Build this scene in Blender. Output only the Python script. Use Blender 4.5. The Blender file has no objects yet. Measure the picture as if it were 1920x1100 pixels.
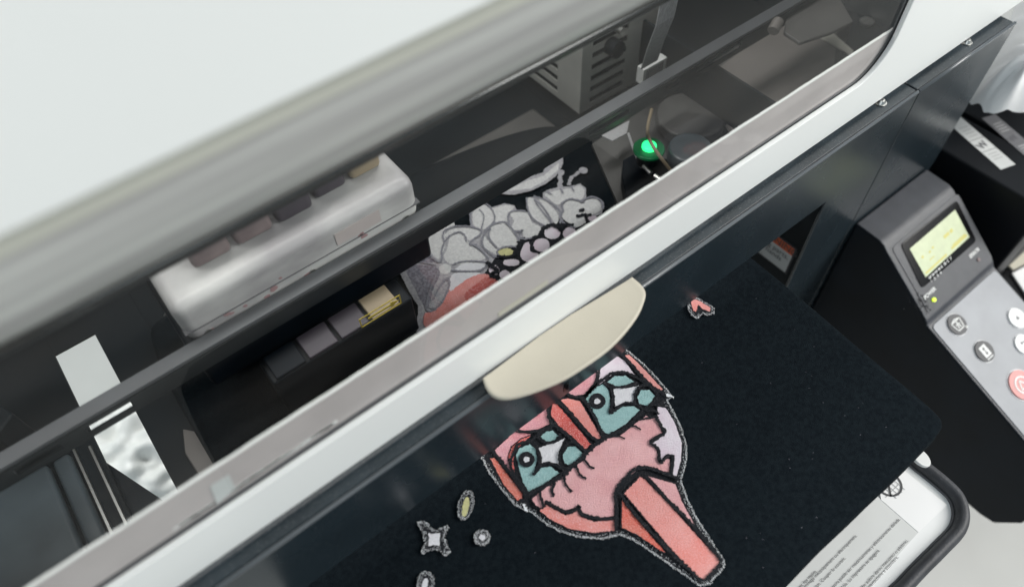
import bpy, bmesh, math, random
from mathutils import Vector, Matrix, geometry
random.seed(7)
S = bpy.context.scene
COL = S.collection
PI = math.pi

# ------------------------------------------------------------------ camera
CAM = Vector((-.18, -.193, 1.47))
FPX = 1371.888
R3 = Matrix(((.78619079, -.61708168, -.03338037), (.51612214, .6259374, .584654), (-.33988525, -.47687794, .81059574)))
cam = bpy.data.cameras.new('camera')
co = bpy.data.objects.new('camera', cam)
COL.objects.link(co)
co.matrix_world = Matrix.Translation(CAM) @ R3.transposed().to_4x4()
cam.sensor_width = 36
cam.lens = 36 * FPX / 1920
cam.clip_start = .01
cam.clip_end = 60
cam.dof.use_dof = True
cam.dof.focus_distance = .60
cam.dof.aperture_fstop = 3.4
S.camera = co

# ------------------------------------------------------------------ light
w = bpy.data.worlds.new('World')
S.world = w
w.use_nodes = True
w.node_tree.nodes['Background'].inputs[0].default_value = (.76, .91, 1.0, 1)
w.node_tree.nodes['Background'].inputs[1].default_value = .36


def area(name, loc, target, sx, sy, power, col):
    l = bpy.data.lights.new(name, 'AREA')
    l.shape = 'RECTANGLE'
    l.size, l.size_y, l.energy, l.color = sx, sy, power, col
    o = bpy.data.objects.new(name, l)
    o.location = loc
    o.rotation_euler = (Vector(target) - Vector(loc)).to_track_quat('-Z', 'Y').to_euler()
    COL.objects.link(o)


area('ceiling_lamp', (1.9, -1.5, 2.7), (.1, 0, 1.1), 1.6, 1.6, 96, (1, .972, .93))
area('front_left_light', (-2.2, -1.6, 2.6), (0, .1, 1), 1.6, 1.6, 12, (.93, .98, 1))  # weak cool area light from the front left
area('rear_ceiling_lamp', (0, 2.2, 3.2), (-.2, 1.0, 0), 2.6, 1.2, 95, (1, .99, .96))
area('added_interior_fill', (.0, .30, 1.44), (0, .24, .95), 1.0, .10, 2.6, (1, .98, .95))  # added light under the cover roof, brightens the print inside
S.view_settings.view_transform = 'Standard'
S.view_settings.look = 'None'
S.view_settings.exposure = .08
S.view_settings.gamma = 1

# ------------------------------------------------------------------ picking points on real planes


def ray(px, py):
    return R3.transposed() @ Vector(((px - 960) / FPX, (550 - py) / FPX, -1))


def wz(px, py, z):
    d = ray(px, py)
    return CAM + d * ((z - CAM.z) / d.z)


def wy(px, py, y):
    d = ray(px, py)
    return CAM + d * ((y - CAM.y) / d.y)


def wx(px, py, x):
    d = ray(px, py)
    return CAM + d * ((x - CAM.x) / d.x)


def wp(px, py, p, n):
    d = ray(px, py)
    return CAM + d * ((Vector(p) - CAM).dot(n) / d.dot(n))


# ------------------------------------------------------------------ materials
def mat(name, col, rough=.5, metal=0, noise=0, nscale=60, bump=0, bscale=200, speck=0, speckscale=900,
        speckcol=(.35, .37, .38), stretch=None, coat=0, sheen=0, col2=None, emit=None, spec=.5, alpha_noise=None, rvar=0):
    m = bpy.data.materials.new(name)
    m.use_nodes = True
    nt = m.node_tree
    N, L = nt.nodes, nt.links
    b = N['Principled BSDF']
    b.inputs['Roughness'].default_value = rough
    b.inputs['Metallic'].default_value = metal
    b.inputs['Specular IOR Level'].default_value = spec
    b.inputs['Coat Weight'].default_value = coat
    b.inputs['Sheen Weight'].default_value = sheen
    b.inputs['Base Color'].default_value = (*col, 1)
    tc = N.new('ShaderNodeTexCoord')
    vec = tc.outputs['Object']
    if stretch:
        mp = N.new('ShaderNodeMapping')
        mp.inputs['Scale'].default_value = stretch
        L.new(vec, mp.inputs[0])
        svec = mp.outputs[0]
    else:
        svec = vec
    out = None
    if noise or col2:
        n = N.new('ShaderNodeTexNoise')
        n.inputs['Scale'].default_value = nscale
        n.inputs['Detail'].default_value = 5
        L.new(svec, n.inputs['Vector'])
        cr = N.new('ShaderNodeValToRGB')
        c2 = col2 or tuple(c * (1 + noise) for c in col)
        c1 = col if col2 else tuple(c * (1 - noise) for c in col)
        cr.color_ramp.elements[0].color = (*c1, 1)
        cr.color_ramp.elements[1].color = (*c2, 1)
        cr.color_ramp.elements[0].position = .35
        cr.color_ramp.elements[1].position = .65
        L.new(n.outputs['Fac'], cr.inputs[0])
        out = cr.outputs[0]
        if rvar:
            mr = N.new('ShaderNodeMapRange')
            mr.inputs['To Min'].default_value = max(.02, rough - rvar)
            mr.inputs['To Max'].default_value = rough + rvar
            L.new(n.outputs['Fac'], mr.inputs['Value'])
            L.new(mr.outputs[0], b.inputs['Roughness'])
    if speck:
        v = N.new('ShaderNodeTexNoise')
        v.inputs['Scale'].default_value = speckscale
        v.inputs['Detail'].default_value = 2
        L.new(vec, v.inputs['Vector'])
        r = N.new('ShaderNodeValToRGB')
        r.color_ramp.elements[0].position = 1 - speck
        r.color_ramp.elements[1].position = min(1, 1 - speck + .05)
        L.new(v.outputs['Fac'], r.inputs[0])
        mx = N.new('ShaderNodeMix')
        mx.data_type = 'RGBA'
        L.new(r.outputs[0], mx.inputs[0])
        if out:
            L.new(out, mx.inputs[6])
        else:
            mx.inputs[6].default_value = (*col, 1)
        mx.inputs[7].default_value = (*speckcol, 1)
        out = mx.outputs[2]
    if out:
        L.new(out, b.inputs['Base Color'])
    if bump:
        n2 = N.new('ShaderNodeTexNoise')
        n2.inputs['Scale'].default_value = bscale
        n2.inputs['Detail'].default_value = 3
        L.new(svec, n2.inputs['Vector'])
        bp = N.new('ShaderNodeBump')
        bp.inputs['Strength'].default_value = bump
        bp.inputs['Distance'].default_value = .001
        L.new(n2.outputs['Fac'], bp.inputs['Height'])
        L.new(bp.outputs[0], b.inputs['Normal'])
    if emit:
        b.inputs['Emission Color'].default_value = (*emit[:3], 1)
        b.inputs['Emission Strength'].default_value = emit[3]
    return m


def glassmat(name, tint, base, gain, rough=.0):
    m = bpy.data.materials.new(name)
    m.use_nodes = True
    nt = m.node_tree
    N, L = nt.nodes, nt.links
    for n in list(N):
        if n.type != 'OUTPUT_MATERIAL':
            N.remove(n)
    o = [n for n in N if n.type == 'OUTPUT_MATERIAL'][0]
    t = N.new('ShaderNodeBsdfTransparent')
    t.inputs[0].default_value = (*tint, 1)
    g = N.new('ShaderNodeBsdfGlossy')
    g.inputs['Roughness'].default_value = rough
    ge = N.new('ShaderNodeNewGeometry')

    def mth(op, a_, b_=None, c_=None):
        n_ = N.new('ShaderNodeMath')
        n_.operation = op
        for i_, v_ in enumerate((a_, b_, c_)):
            if v_ is None:
                continue
            if isinstance(v_, (int, float)):
                n_.inputs[i_].default_value = v_
            else:
                L.new(v_, n_.inputs[i_])
        return n_.outputs[0]
    vd = N.new('ShaderNodeVectorMath')
    vd.operation = 'DOT_PRODUCT'
    L.new(ge.outputs['Incoming'], vd.inputs[0])
    L.new(ge.outputs['Normal'], vd.inputs[1])
    cosv = mth('ABSOLUTE', vd.outputs['Value'])
    sch = mth('MULTIPLY_ADD', mth('POWER', mth('SUBTRACT', 1.0, cosv), 5.0), .96, .04)
    fac = mth('MULTIPLY_ADD', sch, gain, base)
    mx = N.new('ShaderNodeMixShader')
    L.new(fac, mx.inputs[0])
    L.new(t.outputs[0], mx.inputs[1])
    L.new(g.outputs[0], mx.inputs[2])
    df = N.new('ShaderNodeBsdfDiffuse')
    df.inputs[0].default_value = (.66, .62, .58, 1)
    tc = N.new('ShaderNodeTexCoord')
    mp = N.new('ShaderNodeMapping')
    mp.inputs['Scale'].default_value = (3, 1, 16)
    L.new(tc.outputs['Object'], mp.inputs[0])
    nz = N.new('ShaderNodeTexNoise')
    nz.inputs['Scale'].default_value = 1.6
    nz.inputs['Detail'].default_value = 4
    L.new(mp.outputs[0], nz.inputs['Vector'])
    mr = N.new('ShaderNodeMapRange')
    mr.inputs['From Min'].default_value = .42
    mr.inputs['From Max'].default_value = .70
    mr.inputs['To Min'].default_value = .0
    mr.inputs['To Max'].default_value = .026
    L.new(nz.outputs['Fac'], mr.inputs['Value'])
    m2 = N.new('ShaderNodeMixShader')
    L.new(mr.outputs[0], m2.inputs[0])
    L.new(mx.outputs[0], m2.inputs[1])
    L.new(df.outputs[0], m2.inputs[2])
    L.new(m2.outputs[0], o.inputs[0])
    return m


M = {}
M['white'] = mat('cover_white_plastic', (.78, .80, .79), .38, noise=.015, nscale=4, bump=.06, bscale=900)
M['dark'] = mat('dark_painted_metal', (.022, .031, .038), .34, noise=.22, nscale=28, speck=.40, speckscale=800,
                speckcol=(.065, .075, .082), bump=.12, bscale=1200, rvar=.08)
M['darkgloss'] = mat('dark_front_paint', (.015, .023, .029), .27, noise=.12, nscale=14, speck=.36, speckscale=800,
                     speckcol=(.045, .052, .058), rvar=.04)
M['ridge'] = mat('ridge_highlight', (.09, .10, .11), .22, coat=.3)  # lighter, glossier coat that carries the ridge highlight
M['black'] = mat('black_plastic', (.003, .006, .010), .5, spec=.18, noise=.25, nscale=20, bump=.1, bscale=600)
M['blackin'] = mat('black_interior_metal', (.0035, .0070, .0100), .6, spec=.2, noise=.35, nscale=9)
M['rail'] = mat('rail_grey_paint', (.085, .09, .098), .42, noise=.08, nscale=30, bump=.05, bscale=900)
M['raildark'] = mat('rail_dark_paint', (.02, .024, .027), .4, noise=.1, nscale=40)
M['steel'] = mat('brushed_steel', (.55, .55, .53), .3, 1, noise=.08, nscale=40, stretch=(1, 8, 40))
M['rod'] = mat('dark_polished_rod', (.10, .10, .10), .22, 1)
M['zinc'] = mat('zinc_sheet', (.62, .62, .58), .42, .45, noise=.10, nscale=22)
M['cream'] = mat('cream_plastic', (.56, .52, .43), .42, noise=.04, nscale=18, bump=.12, bscale=900, speck=.30,
                 speckscale=380, speckcol=(.50, .46, .38))
M['liner'] = mat('liner_grey_film', (.52, .465, .455), .5, noise=.05, nscale=30, bump=.1, bscale=700)
M['edge'] = mat('lit_edge_glue_white', (.85, .85, .83), .4)  # white of the liner's lit top face painted in, shared with the glue
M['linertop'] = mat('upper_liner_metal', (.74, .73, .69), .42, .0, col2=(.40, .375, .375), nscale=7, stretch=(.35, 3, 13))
M['beige'] = mat('beige_seal', (.62, .60, .53), .5, noise=.06, nscale=10, stretch=(.4, 1, 4))
M['seal'] = mat('rubber_seal', (.10, .10, .108), .5)
M['rubber'] = mat('dark_rubber', (.038, .040, .046), .55, noise=.2, nscale=60, bump=.3, bscale=500, speck=.3, speckscale=500,
                  speckcol=(.09, .09, .10))
M['cloth'] = mat('black_knit_cotton', (.0042, .0070, .0098), .92, col2=(.0080, .0125, .0160), nscale=330, bump=.9, bscale=1500, sheen=0,
                 spec=.07)
M['floor'] = mat('concrete', (.50, .50, .48), .55, noise=.10, nscale=2.2, bump=.1, bscale=40, speck=.3, speckscale=60,
                 speckcol=(.42, .42, .40))
M['housing'] = mat('housing_grey', (.048, .051, .060), .40, noise=.10, nscale=60, bump=.35, bscale=1100, speck=.3,
                   speckscale=700, speckcol=(.085, .09, .10))
M['keypad'] = mat('keypad_grey', (.235, .25, .275), .42, noise=.09, nscale=26, bump=.05, bscale=600)
M['bezel'] = mat('screen_bezel', (.004, .004, .005), .15, spec=.25)
M['lcd'] = mat('lcd', (.46, .51, .34), .3, noise=.06, nscale=90, emit=(.58, .66, .34, .12))
M['lcdseg'] = mat('lcd_segment', (.50, .46, .12), .3, emit=(.5, .46, .12, .12))
M['print_white'] = mat('lettering_white', (.72, .73, .72), .5)
M['led'] = mat('led_yellow', (.6, .75, .05), .3, emit=(.62, .85, .05, .9))
M['ledoff'] = mat('led_off', (.16, .11, .11), .35)
M['btnwhite'] = mat('button_white', (.70, .71, .71), .4, noise=.03, nscale=80)
M['btndark'] = mat('button_dark', (.030, .032, .038), .5, noise=.1, nscale=80)
M['btnred'] = mat('button_red', (.56, .20, .19), .4, noise=.05, nscale=60)
M['icon'] = mat('icon_grey', (.12, .12, .13), .5)
M['icon2'] = mat('label_dim', (.16, .16, .17), .5)
M['ring'] = mat('button_ring', (.50, .51, .53), .4)
M['paper'] = mat('label_paper', (.60, .61, .60), .45, noise=.02, nscale=30)
M['paperwhite'] = mat('label_white', (.80, .80, .80), .4)
M['ink'] = mat('label_ink', (.05, .05, .055), .6)
M['inklight'] = mat('label_ink_faint', (.42, .42, .42), .6)
M['traywhite'] = mat('tray_white', (.74, .75, .75), .4, noise=.02, nscale=20, speck=.26, speckscale=120, speckcol=(.5, .5, .5))
M['orange'] = mat('warning_orange', (.55, .10, .03), .5)
M['signwhite'] = mat('warning_white', (.55, .56, .56), .5)
M['glass'] = glassmat('window_glass', (.90, .92, .92), 0, .62)
M['green'] = mat('green_lamp', (.05, .8, .25), .25, emit=(.02, .85, .22, 2.2))
M['greenring'] = mat('green_collar', (.01, .10, .04), .2, emit=(.0, .16, .05, .25))
M['tan'] = mat('tan_plastic', (.30, .24, .16), .5, noise=.12, nscale=25)
M['pinkink'] = mat('ink_stained_plastic', (.13, .095, .10), .45, col2=(.24, .19, .19), nscale=35)
M['stain'] = mat('ink_stain', (.30, .16, .17), .5, col2=(.42, .30, .30), nscale=60)
M['plum'] = mat('plum_plastic', (.05, .042, .055), .4, noise=.2, nscale=30)
M['carwhite'] = mat('carriage_cover_white', (.34, .33, .34), .45, col2=(.60, .60, .59), nscale=14, stretch=(1, 1, 2.4), bump=.05)
M['yellow'] = mat('yellow_print', (.55, .42, .04), .5)
M['bluegrey'] = mat('blue_grey_plate', (.055, .07, .08), .28, noise=.4, nscale=12, bump=.3, bscale=30)
M['brown'] = mat('taupe_plate', (.17, .155, .145), .5, noise=.10, nscale=14)
M['taupe2'] = mat('taupe_dark_plate', (.085, .083, .080), .5, noise=.12, nscale=20)
M['cable'] = mat('ribbon_cable', (.36, .36, .37), .5, noise=.25, nscale=160, stretch=(6, 6, .3))
M['whitecloth'] = mat('white_fabric', (.86, .86, .86), .85, bump=.3, bscale=700, sheen=.2)
M['cardblack'] = mat('cartridge_black', (.004, .005, .007), .45, spec=.25, noise=.1, nscale=12)
M['cream2'] = mat('cream_card', (.58, .55, .45), .6, noise=.05, nscale=10)
M['bag'] = mat('plastic_bag', (.86, .86, .83), .30, noise=.04, nscale=8, bump=.6, bscale=14)
# inks on the shirt
fab = dict(rough=.85, bump=.9, bscale=1300, spec=.2)
chalk = dict(speck=.43, speckscale=1500, speckcol=(.80, .46, .45))
M['i_black'] = mat('ink_black', (.012, .014, .018), **fab, speck=.40, speckscale=1300, speckcol=(.07, .065, .07), noise=.3, nscale=900)
M['i_teal'] = mat('ink_teal', (.29, .48, .485), **fab, speck=.46, speckscale=1500, speckcol=(.38, .56, .56), noise=.07, nscale=240)
M['i_white'] = mat('ink_white', (.74, .74, .78), **fab, noise=.04, nscale=200)
M['i_lilac'] = mat('ink_lilac', (.68, .58, .66), **fab, col2=(.74, .69, .75), nscale=60)
M['i_pink'] = mat('ink_pink', (.68, .35, .37), **fab, **chalk, col2=(.76, .45, .47), nscale=45)
M['i_coral'] = mat('ink_coral', (.74, .25, .22), **fab, **chalk, col2=(.76, .34, .32), nscale=45)
M['i_red'] = mat('ink_red', (.58, .085, .075), **fab, **chalk, col2=(.62, .16, .14), nscale=50)
M['i_orange'] = mat('ink_orange_red', (.68, .13, .09), **fab, **chalk, col2=(.64, .20, .15), nscale=50)
M['i_rose'] = mat('ink_rose', (.58, .22, .25), **fab, **chalk, col2=(.64, .36, .42), nscale=50)
M['i_yellow'] = mat('ink_yellow', (.60, .58, .30), **fab, noise=.08, nscale=300)
M['i_fleck'] = mat('ink_fleck', (.80, .82, .85), **fab)
M['i_greyline'] = mat('ink_grey_line', (.27, .27, .31), **fab, noise=.2, nscale=900)
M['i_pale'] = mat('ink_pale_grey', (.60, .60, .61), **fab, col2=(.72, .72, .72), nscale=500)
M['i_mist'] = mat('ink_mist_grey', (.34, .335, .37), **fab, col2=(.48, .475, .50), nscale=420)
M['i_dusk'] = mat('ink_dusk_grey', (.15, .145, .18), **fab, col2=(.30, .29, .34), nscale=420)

# ------------------------------------------------------------------ object helpers
ORG = {}


def link(name, bm, mats, parent=None, smooth=False, recalc=True, bevel=0, seg=2):
    """bm holds world coordinates"""
    if recalc:
        bmesh.ops.recalc_face_normals(bm, faces=bm.faces)
    xs = [v.co for v in bm.verts]
    lo = Vector((min(v.x for v in xs), min(v.y for v in xs), min(v.z for v in xs)))
    hi = Vector((max(v.x for v in xs), max(v.y for v in xs), max(v.z for v in xs)))
    o0 = Vector(((lo.x + hi.x) / 2, (lo.y + hi.y) / 2, lo.z))
    bmesh.ops.translate(bm, verts=bm.verts, vec=-o0)
    me = bpy.data.meshes.new(name)
    if smooth:
        for f in bm.faces:
            f.smooth = True
    bm.to_mesh(me)
    bm.free()
    for m in (mats if isinstance(mats, (list, tuple)) else [mats]):
        me.materials.append(M[m])
    o = bpy.data.objects.new(name, me)
    COL.objects.link(o)
    ORG[o.name] = o0
    if parent:
        o.parent = parent
        o.location = o0 - ORG[parent.name]
    else:
        o.location = o0
    if bevel:
        b = o.modifiers.new('bevel', 'BEVEL')
        b.width = bevel
        b.segments = seg
        b.limit_method = 'ANGLE'
        b.harden_normals = False
        for p in me.polygons:
            p.use_smooth = True
        ms = o.modifiers.new('wn', 'WEIGHTED_NORMAL')
        ms.keep_sharp = False
    return o


def thing(name, label, cat, loc, group=None):
    o = bpy.data.objects.new(name, None)
    COL.objects.link(o)
    o.empty_display_size = .05
    o.location = loc
    ORG[o.name] = Vector(loc)
    o['label'] = label
    o['category'] = cat
    if group:
        o['group'] = group
    return o


def tag(o, label, cat, group=None):
    o['label'] = label
    o['category'] = cat
    if group:
        o['group'] = group


def box(x0, x1, y0, y1, z0, z1, bm=None, mi=0):
    bm = bm or bmesh.new()
    r = bmesh.ops.create_cube(bm, size=1)
    for v in r['verts']:
        v.co = Vector((x0 + (v.co.x + .5) * (x1 - x0), y0 + (v.co.y + .5) * (y1 - y0), z0 + (v.co.z + .5) * (z1 - z0)))
    for f in {f for v in r['verts'] for f in v.link_faces}:
        f.material_index = mi
    return bm


def prism(pts, n, t, bm=None, mi=0):
    """polygon (3-D points, planar) extruded by t along n, front at the points"""
    bm = bm or bmesh.new()
    n = Vector(n).normalized()
    a = [bm.verts.new(Vector(p)) for p in pts]
    b = [bm.verts.new(Vector(p) - n * t) for p in pts]
    k = len(a)
    fs = []
    tri = geometry.tessellate_polygon([[v.co for v in a]])
    for t3 in tri:
        try:
            fs.append(bm.faces.new([a[i] for i in t3]))
            fs.append(bm.faces.new([b[i] for i in reversed(t3)]))
        except ValueError:
            pass
    for i in range(k):
        j = (i + 1) % k
        fs.append(bm.faces.new([a[i], a[j], b[j], b[i]]))
    for f in fs:
        f.material_index = mi
    return bm


def cyl(c, n, r, t, bm=None, mi=0, seg=32, r2=None):
    n = Vector(n).normalized()
    bm = bm or bmesh.new()
    res = bmesh.ops.create_cone(bm, cap_ends=True, segments=seg, radius1=r, radius2=r if r2 is None else r2, depth=t)
    q = n.to_track_quat('Z', 'Y').to_matrix().to_4x4()
    mt = Matrix.Translation(Vector(c) + n * (t / 2)) @ q
    for v in res['verts']:
        v.co = mt @ v.co
    for f in {f for v in res['verts'] for f in v.link_faces}:
        f.material_index = mi
    return bm


def tube(path, r, bm=None, seg=10, flat=1.0):
    bm = bm or bmesh.new()
    rings = []
    n = len(path)
    for i, p in enumerate(path):
        d = (Vector(path[min(i + 1, n - 1)]) - Vector(path[max(i - 1, 0)])).normalized()
        up = Vector((0, 0, 1)) if abs(d.z) < .9 else Vector((1, 0, 0))
        s = d.cross(up).normalized()
        u = s.cross(d)
        rings.append([bm.verts.new(Vector(p) + s * (r * math.cos(a)) + u * (r * flat * math.sin(a)))
                      for a in [2 * PI * k / seg for k in range(seg)]])
    for i in range(n - 1):
        for k in range(seg):
            bm.faces.new([rings[i][k], rings[i][(k + 1) % seg], rings[i + 1][(k + 1) % seg], rings[i + 1][k]])
    bm.faces.new(rings[0])
    bm.faces.new(list(reversed(rings[-1])))
    return bm


def smoothpath(pts, per=8, closed=False):
    P = [Vector(p) for p in pts]
    n = len(P)
    out = []
    rng = range(n) if closed else range(n - 1)
    for i in rng:
        g = (lambda k: P[k % n]) if closed else (lambda k: P[max(0, min(n - 1, k))])
        p0, p1, p2, p3 = g(i - 1), g(i), g(i + 1), g(i + 2)
        for k in range(per):
            t = k / per
            out.append(.5 * ((2 * p1) + (p2 - p0) * t + (2 * p0 - 5 * p1 + 4 * p2 - p3) * t * t + (3 * p1 - p0 - 3 * p2 + p3) * t ** 3))
    if not closed:
        out.append(P[-1].copy())
    return out


def text_mesh(s, bm, org, ux, uy, size, align='LEFT', width=None, mi=0, bold=0, lift=None):
    """adds lettering to bm: org = baseline start (or end), ux/uy = unit axes in the plane"""
    c = bpy.data.curves.new('t', 'FONT')
    c.body = s
    c.size = size
    c.align_x = align
    c.offset = bold
    o = bpy.data.objects.new('t', c)
    COL.objects.link(o)
    dg = bpy.context.evaluated_depsgraph_get()
    me = bpy.data.meshes.new_from_object(o.evaluated_get(dg))
    bpy.data.objects.remove(o)
    bpy.data.curves.remove(c)
    if not me.vertices:
        return bm
    xs = [v.co.x for v in me.vertices]
    cur = max(xs) - min(xs)
    sx = width / cur if width else 1
    n = Vector(ux).cross(Vector(uy)).normalized()
    base = [bm.verts.new(Vector(org) + Vector(ux) * (v.co.x * sx) + Vector(uy) * v.co.y) for v in me.vertices]
    for p in me.polygons:
        try:
            f = bm.faces.new([base[i] for i in p.vertices])
            f.material_index = mi
        except ValueError:
            pass
    bpy.data.meshes.remove(me)
    return bm


X, Y, Z = Vector((1, 0, 0)), Vector((0, 1, 0)), Vector((0, 0, 1))

# ================================================================== SETTING
bm = bmesh.new()
bmesh.ops.create_grid(bm, x_segments=1, y_segments=1, size=8)
o = link('floor', bm, 'floor')
o['kind'] = 'structure'

# ================================================================== PRINTER
PR = thing('garment_printer', 'large direct-to-garment printer with white cover, clear window and dark metal front panel',
           'printer', (0, .25, 0))

ZR = 1.048      # top of the front panel
ZO = .970       # lower edge above the opening
YC = .0125      # plane of the cover front
XJ = .314       # opening jamb
XS = .402       # seam
XE = .553       # right end

# front panel: lintel + legs as one sheet with rolled top flange
bm = bmesh.new()
out = [(-.41, .45), (-.314, .45), (-.314, ZO), (XJ, ZO), (XJ, .45), (XS - .001, .45), (XS - .001, ZR), (-.41, ZR)]
prism([(x, 0, z) for x, z in out], (0, -1, 0), .003, bm)
fp = link('front_panel', bm, 'darkgloss', PR, bevel=.0012)
box(-.41, XS - .001, .0032, .055, ZR - .003, ZR - .0002, bm := bmesh.new())
link('top_flange', bm, 'dark', fp, bevel=.0008)
bm = tube([(-.41, .0014, ZR - .0010), (XS - .0012, .0014, ZR - .0010)], .0018, seg=16)  # tube added along the panel edge to catch the ridge highlight
link('highlight_tube', bm, 'ridge', fp, smooth=True)
# panel returns inside the opening
link('opening_side_wall', box(XJ + .0035, XJ + .0065, .004, .42, .66, ZR - .02), 'blackin', PR)
bm = bmesh.new()
prism([(XS + .001, 0, .62), (XE, 0, .62), (XE, 0, ZR), (XS + .001, 0, ZR)], (0, -1, 0), .003, bm)
box(XE - .003, XE, .004, .6, .62, ZR - .004, bm)
sp = link('side_front_panel', bm, 'darkgloss', PR, bevel=.0012)
box(XS + .001, XE, .0032, .055, ZR - .003, ZR - .0002, bm := bmesh.new())
link('top_flange', bm, 'dark', sp, bevel=.0008)
bm = tube([(XS + .0012, .0014, ZR - .0010), (XE, .0014, ZR - .0010)], .0018, seg=16)  # same added highlight tube on the side panel
link('highlight_tube', bm, 'ridge', sp, smooth=True)
# latch slot in the lintel
p = wy(1062, 725, -.0004)
bm = bmesh.new()
prism([p + Vector(v) for v in ((-.0022, 0, -.006), (.0022, 0, -.006), (.0022, 0, .006), (-.0022, 0, .006))], (0, -1, 0), .0003, bm)
link('latch_slot', bm, 'bezel', fp)
# flange bolts
for i, (bx, by) in enumerate(((1651, 193), (1812, 80), (1180, 520))):
    if i == 2:
        continue
    c = wz(bx, by, ZR)
    c.y = max(c.y, .0065)
    bm = bmesh.new()
    cyl(c, Z, .0050, .0008, bm, 0)
    cyl(c + Z * .0008, Z, .0040, .0026, bm, 0, r2=.0026)
    cyl(c + Z * .0034, Z, .0013, .0001, bm, 1)
    link('bolt', bm, ['steel', 'seal'], sp if i == 1 else fp, smooth=False, bevel=.0003)

# lower body / right base
bm = box(.42, XE - .004, .004, .55, .60, .80)
link('lower_body', bm, 'blackin', PR)

# ---------------------------------------------------------------- COVER
WXR, WZ0, WZ1 = .338, 1.0935, 1.3105
CX = .60
ZB = 1.053


def rrect(x0, x1, z0, z1, r, n=10):
    pts = []
    for cx, cz, a0 in ((x1 - r, z0 + r, -90), (x1 - r, z1 - r, 0), (x0 + r, z1 - r, 90), (x0 + r, z0 + r, 180)):
        for k in range(n + 1):
            a = math.radians(a0 + 90 * k / n)
            pts.append((cx + r * math.cos(a), cz + r * math.sin(a)))
    return pts


def plate_hole(outer, inner, y0, y1, bm):
    """sheet between an outer polygon and a hole (both x,z), y0 front .. y1 back"""
    vo = [Vector((x, z, 0)) for x, z in outer]
    vi = [Vector((x, z, 0)) for x, z in inner]
    tri = geometry.tessellate_polygon([vo, vi])
    allp = vo + vi
    a = [bm.verts.new((p.x, y0, p.y)) for p in allp]
    b = [bm.verts.new((p.x, y1, p.y)) for p in allp]
    for t in tri:
        bm.faces.new([a[i] for i in t])
        bm.faces.new([b[i] for i in reversed(t)])
    for s, k in ((0, len(vo)), (len(vo), len(vi))):
        for i in range(k):
            j = (i + 1) % k
            bm.faces.new([a[s + i], a[s + j], b[s + j], b[s + i]])


hole = rrect(-WXR, WXR, WZ0, WZ1, .034)
outer = [(-CX, ZB), (CX, ZB), (CX, 1.425), (-CX, 1.425)]
bm = bmesh.new()
plate_hole(outer, hole, YC, YC + .004, bm)
cv = link('cover', bm, 'white', PR, bevel=.0009)
bm = bmesh.new()
# curved shoulder and roof, sides, back
prof = [(YC + .0005, 1.4252)] + [(YC + .05 - .05 * math.cos(a), 1.4252 + .04 * math.sin(a)) for a in [math.radians(x) for x in range(15, 91, 15)]]
prof += [(.56, 1.4652), (.56, 1.459), (YC + .05, 1.459), (YC + .01, 1.4252)]
a = [bm.verts.new((-CX, y, z)) for y, z in prof]
b = [bm.verts.new((CX, y, z)) for y, z in prof]
for i in range(len(prof)):
    j = (i + 1) % len(prof)
    bm.faces.new([a[i], a[j], b[j], b[i]])
bm.faces.new(a)
bm.faces.new(list(reversed(b)))
link('cover_roof', bm, 'white', cv, bevel=.001)
link('cover_side', box(-CX, -CX + .004, YC + .0045, .56, ZB, 1.4245), 'white', cv)
link('cover_side', box(CX - .004, CX, YC + .0045, .56, ZB, 1.4245), 'white', cv)
# glass pane just behind the sheet
bm = bmesh.new()
prism([(x, YC + .0045, z) for x, z in rrect(-WXR - .006, WXR + .006, WZ0 - .006, WZ1 + .006, .036)], (0, -1, 0), .0006, bm)
# single sheet: remove the back to keep one reflecting face
for f in [f for f in bm.faces if sum(v.co.y for v in f.verts) / len(f.verts) > YC + .0047]:
    bm.faces.remove(f)
for v in [v for v in bm.verts if not v.link_faces]:
    bm.verts.remove(v)
link('window_pane', bm, 'glass', cv)
# dark rubber seal line round the window
bm = bmesh.new()
plate_hole(rrect(-WXR - .004, WXR + .004, WZ0 - .004, WZ1 + .004, .035), rrect(-WXR + .0010, WXR - .0010, WZ0 + .0013, WZ1 + .002, .033),
           YC + .0048, YC + .0058, bm)
link('window_seal', bm, 'seal', cv)
# lower grey liner with its lit top face painted as a white edge
ZL = 1.1268
bm = bmesh.new()
box(-.36, .36, YC + .0062, YC + .0076, WZ0 - .01, ZL, bm, 0)
ln = link('window_liner', bm, 'liner', cv)
# slightly wavy white strip painted for the lit top face
bm = bmesh.new()
n = 160
vv = []
for i in range(n + 1):
    x = -.36 + .72 * i / n
    h = .0006 + .0003 * math.sin(i * .7) * math.sin(i * .23) + random.uniform(-.0002, .0002)
    vv.append([bm.verts.new((x, YC + .0061, ZL - .0003)), bm.verts.new((x, YC + .0061, ZL + h)),
               bm.verts.new((x, YC + .0078, ZL + h)), bm.verts.new((x, YC + .0078, ZL - .0003))])
for i in range(n):
    for k in range(4):
        bm.faces.new([vv[i][k], vv[i][(k + 1) % 4], vv[i + 1][(k + 1) % 4], vv[i + 1][k]])
link('lit_liner_edge', bm, 'edge', ln)
# pale sticker on the liner, left
bm = bmesh.new()
q = [wy(px, py, YC + .0058) for px, py in ((394, 912), (430, 889), (441, 915), (407, 945))]
q = [Vector((v.x, v.y, v.z)) for v in q]
prism(q, (0, -1, 0), .0003, bm)
link('sticker', bm, 'paper', ln)
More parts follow.
